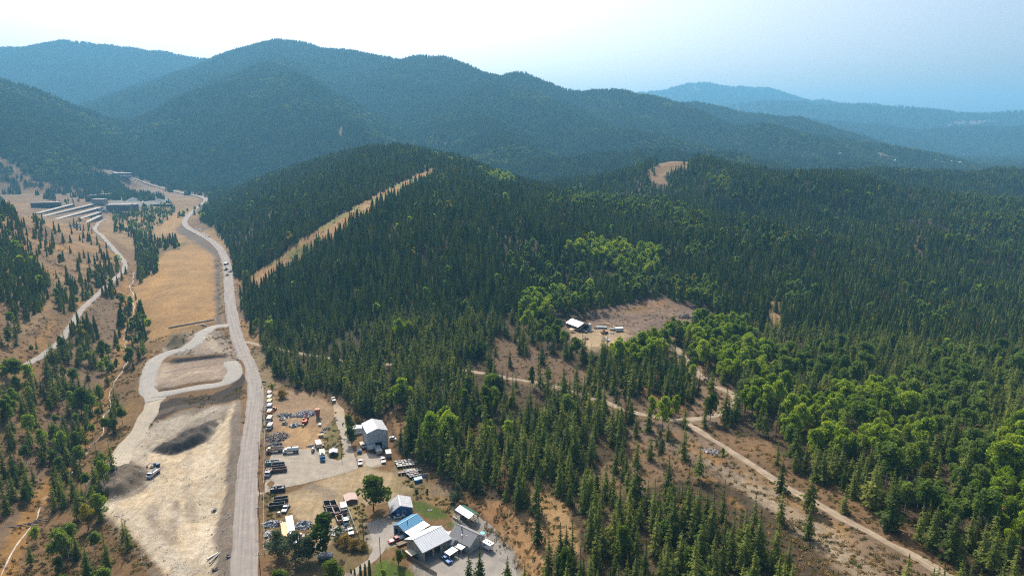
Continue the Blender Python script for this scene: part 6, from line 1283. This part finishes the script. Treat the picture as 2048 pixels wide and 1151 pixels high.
# poles, fence, pylons
def pole(lab, px, py, h=10, arm=True, group='wooden utility poles', cat='utility pole', lean=0):
    x, y, z = G(px, py); e = empty('utility_pole', lab, cat, x, y, z, 0, group); MB().cyl((0,0,-.4),(lean,0,h),.16,.11,8).obj('shaft', POLE, e)
    if arm:
        MB().box(lean-1.2,-.06,h-.9,lean+1.2,.06,h-.76).obj('crossarm', POLE, e)
        for q in (-1.1,-.4,.4,1.1): MB().cyl((lean+q,0,h-.76),(lean+q,0,h-.56),.06,n=6).obj('insulator', CHROME, e)
    return e
for lb, px, py, h, arm in [('roadside utility pole at the lot entrance', 519, 989, 9.5, True), ('roadside utility pole beside the weedy bins', 520, 1058, 10, True), ('roadside utility pole nearest the bottom edge', 522, 1158, 10.5, True), ('roadside utility pole beside the rust brown heap', 519, 918, 9, True), ('roadside utility pole beside the truck row', 526, 850, 9, True), ('bare pole on the driveway bend', 761, 1120, 9.5, False), ('light pole between the driveway and the thicket', 727, 1078, 10, False), ('leaning light pole on the green patch', 683, 915, 9, False)]: pole(lb, px, py, h, arm)
def pylon(lab, px, py, h=19):
    x, y, z = G(px, py); e = empty('pylon', lab, 'pylon', x, y, z, R_(35), 'wooden pylons of the power line cut')
    for q in (-2.6, 2.6): MB().cyl((q,0,-.5),(q,0,h),.26,.18,6).obj('leg', POLE, e)
    MB().box(-5.2,-.15,h-2.6,5.2,.15,h-2.2).obj('crossarm', POLE, e)
    for a_, b_ in ((-2.6,2.6),(2.6,-2.6)): MB().cyl((a_,0,h*.45),(b_,0,h*.8),.09,n=5).obj('brace', POLE, e)
for lb, px, py in [('three armed pylon halfway up the power line cut', 705, 428), ('pylon near the top of the power line cut', 826, 366), ('pylon just below the crest at the cut end', 905, 327), ('pylon low on the power line cut', 632, 472), ('pylon at the foot of the power line cut', 548, 530)]: pylon(lb, px, py)
def fence(lab, pts, h=1.9, step=3.2, name='chain_fence'):
    P = resample([G(*p) for p in pts], step); x0, y0 = P[0]; z0 = float(hz(x0, y0)); e = empty(name, lab, 'fence', x0, y0, z0); zz = hz(P[:,0], P[:,1])-z0
    for i, p in enumerate(P): MB().cyl((p[0]-x0,p[1]-y0,zz[i]-.2),(p[0]-x0,p[1]-y0,zz[i]+h),.06,n=6).obj('post', STEEL, e)
    w = MB()
    for f in (.12,.3,.48,.66,.84,1.0):
        for i in range(len(P)-1): w.cyl((P[i][0]-x0,P[i][1]-y0,zz[i]+h*f),(P[i+1][0]-x0,P[i+1][1]-y0,zz[i+1]+h*f),.035 if f == 1 else .014,n=4)
    w.obj('wire', WIRE, e)
fence('grey wire fence along the road above the lot entrance', [(531,784),(530,840),(529,900),(528,950),(528,972)]); fence('grey wire fence along the road below the lot entrance', [(528,990),(528,1040),(529,1080),(529,1108),(545,1103)])
fence('low wooden rail fence round the green patch by the lane', [(652,905),(668,896),(680,888)], 1.0, 2.5, 'rail_fence'); fence('wire fence between the lower yard and the driveway', [(692,1008),(700,1030),(708,1050),(716,1070)], 1.4)
wf = empty('plank_fence', 'weathered plank fence along the yard below the workshop', 'fence', *G(806,1104)[:2], 0, 0); P = resample([G(*p) for p in [(806,1104),(830,1124),(852,1138),(872,1150)]], 1.0); x0, y0 = wf.location[:2]
for i, p in enumerate(P): MB().obox((p[0]-x0,p[1]-y0,.75),(.9,.06,1.5),math.atan2(P[-1][1]-P[0][1],P[-1][0]-P[0][0])).obj('plank', WOODP, wf)
# clearing in the woods
cx_, cy2, cz_ = G(1156,663)
gable_house('workshop', 'metal roofed workshop with dark open bay in the forest clearing', 'workshop', (cx_,cy2,cz_-.1), R_(33), 9.4, 12.5, 3.6, 5.6, node_mat('brown_siding', (.16,.13,.11), .8, noise=(.8,.1)), SILVER, SILVER, front=[(4.6,8.4,0,3.4),(1.6,2.6,1.2,2.2,'window')], over=.5)
lt_ = empty('lean_to', 'low tan roofed lean-to left of the clearing workshop', 'shed', *G(1151,664), R_(33)); MB().box(-3.2,0,2.0,-.3,4,2.1).obj('roof', paintm((.62,.46,.30)), lt_)
for a_ in (-3.1,-.4):
    for b_ in (.1,3.9): MB().box(a_-.05,b_-.05,0,a_+.05,b_+.05,2).obj('post', WOODP, lt_)
pickup('dark pickup with pale hood outside the clearing workshop', 1168, 664, R_(-45), (.16,.17,.16)); car('dark car beside the dark pickup at the clearing workshop', 1177, 663, R_(-40), (.10,.12,.15), True); pickup('white pickup parked alone on the pale ground of the clearing', 1214, 680, R_(-80), (.82,.84,.88)); car('dark blue car driving down the upper dirt track', 1364, 716, R_(-55), (.08,.11,.15), True)
wtk = empty('water_tank', 'white upright tank beside the clearing workshop', 'tank', *G(1180,660), 0); MB().cyl((0,0,0),(0,0,4.6),1.1,1.1,16).obj('shell', paintm((.7,.7,.68)), wtk); MB().cyl((0,0,4.6),(0,0,5.1),1.1,.2,16).obj('dome', paintm((.7,.7,.68)), wtk)
loader('orange brown loader in the middle of the clearing yard', 1208, 667, R_(200), (.42,.22,.10), 1.0); trailer('white camper trailer at the right side of the clearing', 1238, 662, R_(10), (.8,.8,.8), L=5.5, H=2.6, base=.6); trailer('pale teal flat topped trailer above the clearing yard', 1203, 656, R_(-8), (.32,.38,.38), L=7, H=1.2, base=.6); trailer('dark teal trailer right of the pale teal one', 1228, 660, R_(-14), (.20,.26,.27), L=5.5, H=1.2, base=.6)
scrap('white and black junk above the clearing pickup', 1192, 657, 2.2, 1.6, 1.2, 40, 3); scrap('tan lumber scatter right of the loader', 1220, 667, 3, 1.6, .5, 40, 3, name='lumber'); scrap('rusty implement at the lower edge of the clearing', 1173, 678, 1.8, 1.2, 1.0, 24, 1, name='implement', cat='implement')
for k, (px, py, rt_, L) in enumerate([(1210,643,-28,16),(1226,650,-26,14),(1202,636,-34,10),(1250,640,-20,9)]):
    x, y, z = G(px, py); o = MB().cyl((-L/2,0,.25),(L/2,0,.3),.28,.2,8).obj('log', paintm((.52,.42,.30), .9)); o.location = (x,y,z+.1); o.rotation_euler = (0,0,R_(rt_)); tag(o, ['long pale log in the clearing, upper of the long pair','long pale log in the clearing, lower of the long pair','short pale log nearest the aspen trunks','short pale log in the middle of the big clearing'][k], 'log', 'felled logs in the clearing')
for k, (px, py, rt_, L) in enumerate([(30,1054,8,8),(45,1050,12,9),(60,1049,-10,7),(70,1045,15,9),(84,1040,14,6),(64,1054,-50,4)]):
    x, y, z = G(px, py); o = MB().cyl((-L/2,0,.25),(L/2,0,.3),.25,.16,8).obj('log', paintm((.16,.14,.13), .9)); o.location = (x,y,z+.1); o.rotation_euler = (0,0,R_(rt_)); tag(o, 'fallen grey log across the creek, %s of six from the left' % ['first','second','fourth','fifth','sixth','third'][k], 'log', 'fallen logs across the creek')
sg = empty('road_sign', 'dark sign panel on two posts beside the road curve', 'sign', *G(528,768), R_(0)); MB().box(-1.3,-.04,1.0,1.3,.04,1.9).obj('panel', DARK, sg)
for q in (-1.0,1.0): MB().cyl((q,.08,0),(q,.08,1.9),.05,n=6).obj('post', POLE, sg)
cn = MB().cyl((0,0,0),(0,0,.9),.45,.05,8).box(-.5,-.5,0,.5,.5,.06).obj('traffic_cone', paintm((.55,.09,.04))); cn.location = G(523,775); tag(cn, 'rust red marker cone on the road shoulder', 'cone')
# old mill works far up the valley
MILLW = node_mat('mill_concrete', (.20,.18,.165), .9, .2, noise=(.12, .25)); MILLR = node_mat('mill_roof', (.36,.33,.30), .8, .2, noise=(.12, .2)); MILLP = node_mat('pale_slab', (.32,.30,.265), .9, .2, noise=(.1, .2)); MILLD = node_mat('dark_masonry', (.11,.095,.095), .9, .2, noise=(.15, .3))  # last one: dark masonry tone for terrace faces and several mill walls
def mill(lab, px, py, W, L, H, rot, wm, rm, rows_=2, cols=8, roof=True, cat='mill building', name='mill_building', slope=0):
    x, y, z = G(px, py); e = empty(name, lab, cat, x, y, z-2, R_(rot)); H += 2; wins = []
    for r in range(rows_):
        for c in range(cols):
            a = W*(c+.3)/cols; wins.append((a, a+W*.4/cols, 3+r*(H-4)/max(rows_, 1), 3+r*(H-4)/max(rows_, 1)+min(2.4, (H-4)/max(rows_, 1)*.6)))
    wall(e, 'wall', W, H, wm, lambda s, t, zz: (s, t, zz), wins, th=.5); wall(e, 'wall', W, H, wm, lambda s, t, zz: (s, L-t, zz), th=.5); wall(e, 'wall', L-1, H, wm, lambda s, t, zz: (t, s+.5, zz), th=.5); wall(e, 'wall', L-1, H, wm, lambda s, t, zz: (W-t, s+.5, zz), th=.5)
    if roof: MB().prof([(-.5, H), (W+.5, H+slope), (W+.5, H+slope+.5), (-.5, H+.5)], -.5, L+.5).obj('roof', rm, e)
    for k in range(1, 4): MB().box(W*k/4-.4, -.25, 0, W*k/4+.4, -.02, H-.3).obj('pilaster', wm, e)
    return e
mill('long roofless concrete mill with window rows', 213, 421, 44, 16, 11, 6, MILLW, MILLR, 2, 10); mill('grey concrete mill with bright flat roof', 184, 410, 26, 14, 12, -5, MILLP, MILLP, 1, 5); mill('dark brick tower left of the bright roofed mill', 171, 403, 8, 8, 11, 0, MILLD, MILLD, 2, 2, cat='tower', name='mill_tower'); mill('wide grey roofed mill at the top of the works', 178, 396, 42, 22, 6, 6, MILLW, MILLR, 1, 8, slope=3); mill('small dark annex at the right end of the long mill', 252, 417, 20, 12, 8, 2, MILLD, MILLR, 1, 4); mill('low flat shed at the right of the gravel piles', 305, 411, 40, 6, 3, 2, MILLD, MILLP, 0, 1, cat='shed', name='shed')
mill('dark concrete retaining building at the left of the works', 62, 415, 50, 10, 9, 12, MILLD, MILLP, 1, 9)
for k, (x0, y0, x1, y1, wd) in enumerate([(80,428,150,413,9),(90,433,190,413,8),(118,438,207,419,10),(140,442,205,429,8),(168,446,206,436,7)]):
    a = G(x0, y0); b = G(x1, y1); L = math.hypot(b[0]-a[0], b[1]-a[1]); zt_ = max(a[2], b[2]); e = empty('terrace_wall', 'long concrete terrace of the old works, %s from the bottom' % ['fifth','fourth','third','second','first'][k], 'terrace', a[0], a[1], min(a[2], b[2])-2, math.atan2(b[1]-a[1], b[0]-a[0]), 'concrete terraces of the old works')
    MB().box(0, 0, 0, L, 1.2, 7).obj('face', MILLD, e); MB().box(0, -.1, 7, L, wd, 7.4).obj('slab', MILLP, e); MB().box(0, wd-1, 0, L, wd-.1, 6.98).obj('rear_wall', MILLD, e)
scrap('heap of white car bodies beside the old mill', 197, 422, 17, 8, 5, 420, 0, 0, 5, small=1.6); scrap('dark debris below the terraces', 150, 452, 10, 5, 3, 90, 2, 0, 4, small=1.6, cat='debris')
GRV = node_mat('blue_grey_gravel', (.22,.23,.225), .95, .1, noise=(.1, .2))
for k, (px, py, r, h) in enumerate([(266,401,16,8),(302,398,20,11),(318,402,14,6)]):
    x, y, z = G(px, py); m = MB(); n = 26; V = [(0,0,h)]
    for j, f in enumerate((.35,.7,1.0)):
        for i in range(n):
            a = 2*PI*i/n; q = r*f*(1+.12*math.sin(3*a+k)+.06*rc.random()); V.append((q*math.cos(a), q*math.sin(a)*.8, h*(1-f)**1.05-.4*(f == 1)))
    m.add(V, [(0,1+i,1+(i+1) % n) for i in range(n)]+[(1+j*n+i,1+(j+1)*n+i,1+(j+1)*n+(i+1) % n,1+j*n+(i+1) % n) for j in range(2) for i in range(n)]); o = m.obj('gravel_pile', GRV); o.location = (x,y,z); tag(o, ['blue grey gravel cone nearest the mill','tallest blue grey gravel cone beside the white road','low gravel cone at the right of the works'][k], 'gravel pile')
lg = mill('long white roofed shed far up the valley, upper one', 226, 349, 46, 10, 4, 2, MILLW, WHITE_ROOF, 0, 1, cat='shed', name='shed'); mill('short white roofed shed far up the valley, lower one', 244, 355, 20, 9, 4, 0, MILLW, WHITE_ROOF, 0, 1, cat='shed', name='shed')
# the town beyond the hills
TOWN = [(1679,312,'left'),(1790,326,'left'),(1871,325,'left'),(1884,329,'left'),(1903,327,'left'),(1921,329,'mid'),(1948,328,'mid'),(1957,328,'mid'),(1762,316,'left'),(1978,327,'right'),(2030,322,'right'),(2010,325,'right'),(1402,325,'left'),(1408,325,'left')]
for k, (px, py, _) in enumerate(TOWN):
    x, y, z = G(px, py, ymin=1700); s_ = max(1, y/2600); rot = rc.uniform(-.5,.5); e = empty('house', 'tiny pale roofed house in the far valley, %s of fourteen from the left' % dict(zip(sorted(range(14), key=lambda q: TOWN[q][0]), ['first','second','third','fourth','fifth','sixth','seventh','eighth','ninth','tenth','eleventh','twelfth','thirteenth','last']))[k], 'house', x, y, z, rot, 'houses of the far valley town')
    MB().box(-7,-5,-1,7,5,8).obj('wall', PINKW, e); MB().prof([(-8,8),(8,8),(0,12)], -6, 6).obj('roof', WHITE_ROOF if k % 2 else MILLR, e)
# ------------------------------------------------------------------ brush, weeds and stones of the open ground
M_weed = leaf_mat('dry_weeds', (.17,.12,.045), (.30,.20,.08), .2, (1.1,1.1,.8)); M_scrub = leaf_mat('scrub_leaves', (.05,.07,.025), (.13,.13,.05), .25)
W0 = len(kinds)
for i, (mt, n, s) in enumerate([(M_weed, 46, .22), (M_scrub, 110, .20), (M_weed, 60, .30)]):
    t = TB(); leaf_cloud(t, rnd, [(rnd.uniform(-.7,.7), rnd.uniform(-.7,.7), .25, .55, .7) for _ in range(5)], n, s); add_kind('weed%d' % i, t.mesh('weeds', [mt]))
t = TB()
for _ in range(7):
    c = (rnd.uniform(-1.2,1.2), rnd.uniform(-1.2,1.2)); s_ = rnd.uniform(.12,.34); b = len(t.V); t.V += [(c[0]-s_,c[1],-.05),(c[0],c[1]-s_,-.05),(c[0]+s_,c[1],-.05),(c[0],c[1]+s_*.8,-.05),(c[0]+s_*.2,c[1]+.05,s_*.8)]
    for f in ((0,1,4),(1,2,4),(2,3,4),(3,0,4)): t.F.append(tuple(b+i for i in f)); t.M.append(0)
add_kind('stones', t.mesh('stones', [node_mat('pale_stone', (.46,.42,.35), .9, .1)]))
n = 60000; y = 165+(RNG.random(n)**1.5)*640; x = (RNG.random(n)*2-1)*(.86*y+20); z = hz(x, y); px, py = project(x, y, z)
pave = np.zeros(n, bool)
for nm in ROADS:
    R2, _, w = ROADS[nm]; d, _ = dist_polyline(x, y, R2[::5]); pave |= d < w/2+.5
bare = in_poly(px, py, LOWER) | in_poly(px, py, [(303,708),(462,715),(470,745),(450,768),(303,790)]) | in_poly(px, py, [(258,590),(330,505),(428,492),(436,640),(302,680)]) | in_poly(px, py, YARD) | in_poly(px, py, [(1130,650),(1262,655),(1245,702),(1165,702)])
opn = open_land(px, py, y); forest_floor = ~opn
weedy = opn & ~bare & ~pave & (fbm(x, y, 14, 3, 33) > .46); inner = forest_floor & ~pave & ~bare & (RNG.random(n) < .45)
yardw = in_poly(px, py, YARD) & ~pave & (in_poly(px, py, [(527,985),(545,985),(580,1015),(590,1060),(575,1110),(528,1108)]) | in_poly(px, py, [(640,905),(672,820),(690,905),(680,925),(656,912)]) | in_poly(px, py, [(529,780),(536,780),(540,900),(529,980)]) | in_poly(px, py, [(800,960),(850,962),(905,990),(905,1035),(860,1002),(830,990)]) | in_poly(px, py, [(690,1000),(730,1005),(740,1100),(700,1085)]))
kk = np.where(RNG.random(n) < .55, KI.setdefault('weed0', W0), np.where(RNG.random(n) < .5, W0+1, W0+2)); kk = np.where(yardw & (RNG.random(n) < .5), W0+1, kk); sel = weedy | inner | yardw
wd = np.c_[x, y, z-.05, kk, RNG.random(n)*6, .5+RNG.random(n)*.9, .4+RNG.random(n)*.8][sel]
forest('dry_brush', wd, 'dry weeds and low scrub dotting the open ground', 'brush')
n = 6000; y = 165+RNG.random(n)*240; x = (RNG.random(n)*2-1)*(.5*y)-60; z = hz(x, y); px, py = project(x, y, z)
sel = in_poly(px, py, LOWER) & ~in_poly(px, py, [(296,903),(335,880),(437,846),(412,884),(340,910)]) | (in_poly(px, py, [(1450,950),(1700,1060),(1800,1180),(1650,1180),(1480,1000)]))
sel &= fbm(x, y, 12, 3, 53) > .42
forest('loose_stones', np.c_[x, y, z, np.full(n, W0+3), RNG.random(n)*6, .5+RNG.random(n), .5+RNG.random(n)][sel], 'loose pale stones scattered over the gravel pad', 'stones')
# ------------------------------------------------------------------ the air: one even box of haze round everything
zt = float(GZ.max())+45; zb = float(GZ.min())-3
hv = [(x, y, z) for z in (zb, zt) for x, y in ((-14000, -3000), (14000, -3000), (14000, 12500), (-14000, 12500))]
hm = bpy.data.materials.new('thin_haze'); hm.use_nodes = True; nt = hm.node_tree; nt.nodes.clear()
vo = nt.nodes.new('ShaderNodeVolumePrincipled'); vo.inputs['Density'].default_value = HAZE_DENSITY; vo.inputs['Color'].default_value = (*HAZE_COLOR, 1); vo.inputs['Anisotropy'].default_value = .25
mo = nt.nodes.new('ShaderNodeOutputMaterial'); nt.links.new(vo.outputs[0], mo.inputs['Volume'])
haze = link_mesh('haze', hv, [(0,3,2,1),(4,5,6,7),(0,1,5,4),(1,2,6,5),(2,3,7,6),(3,0,4,7)], hm); tag(haze, kind='stuff')
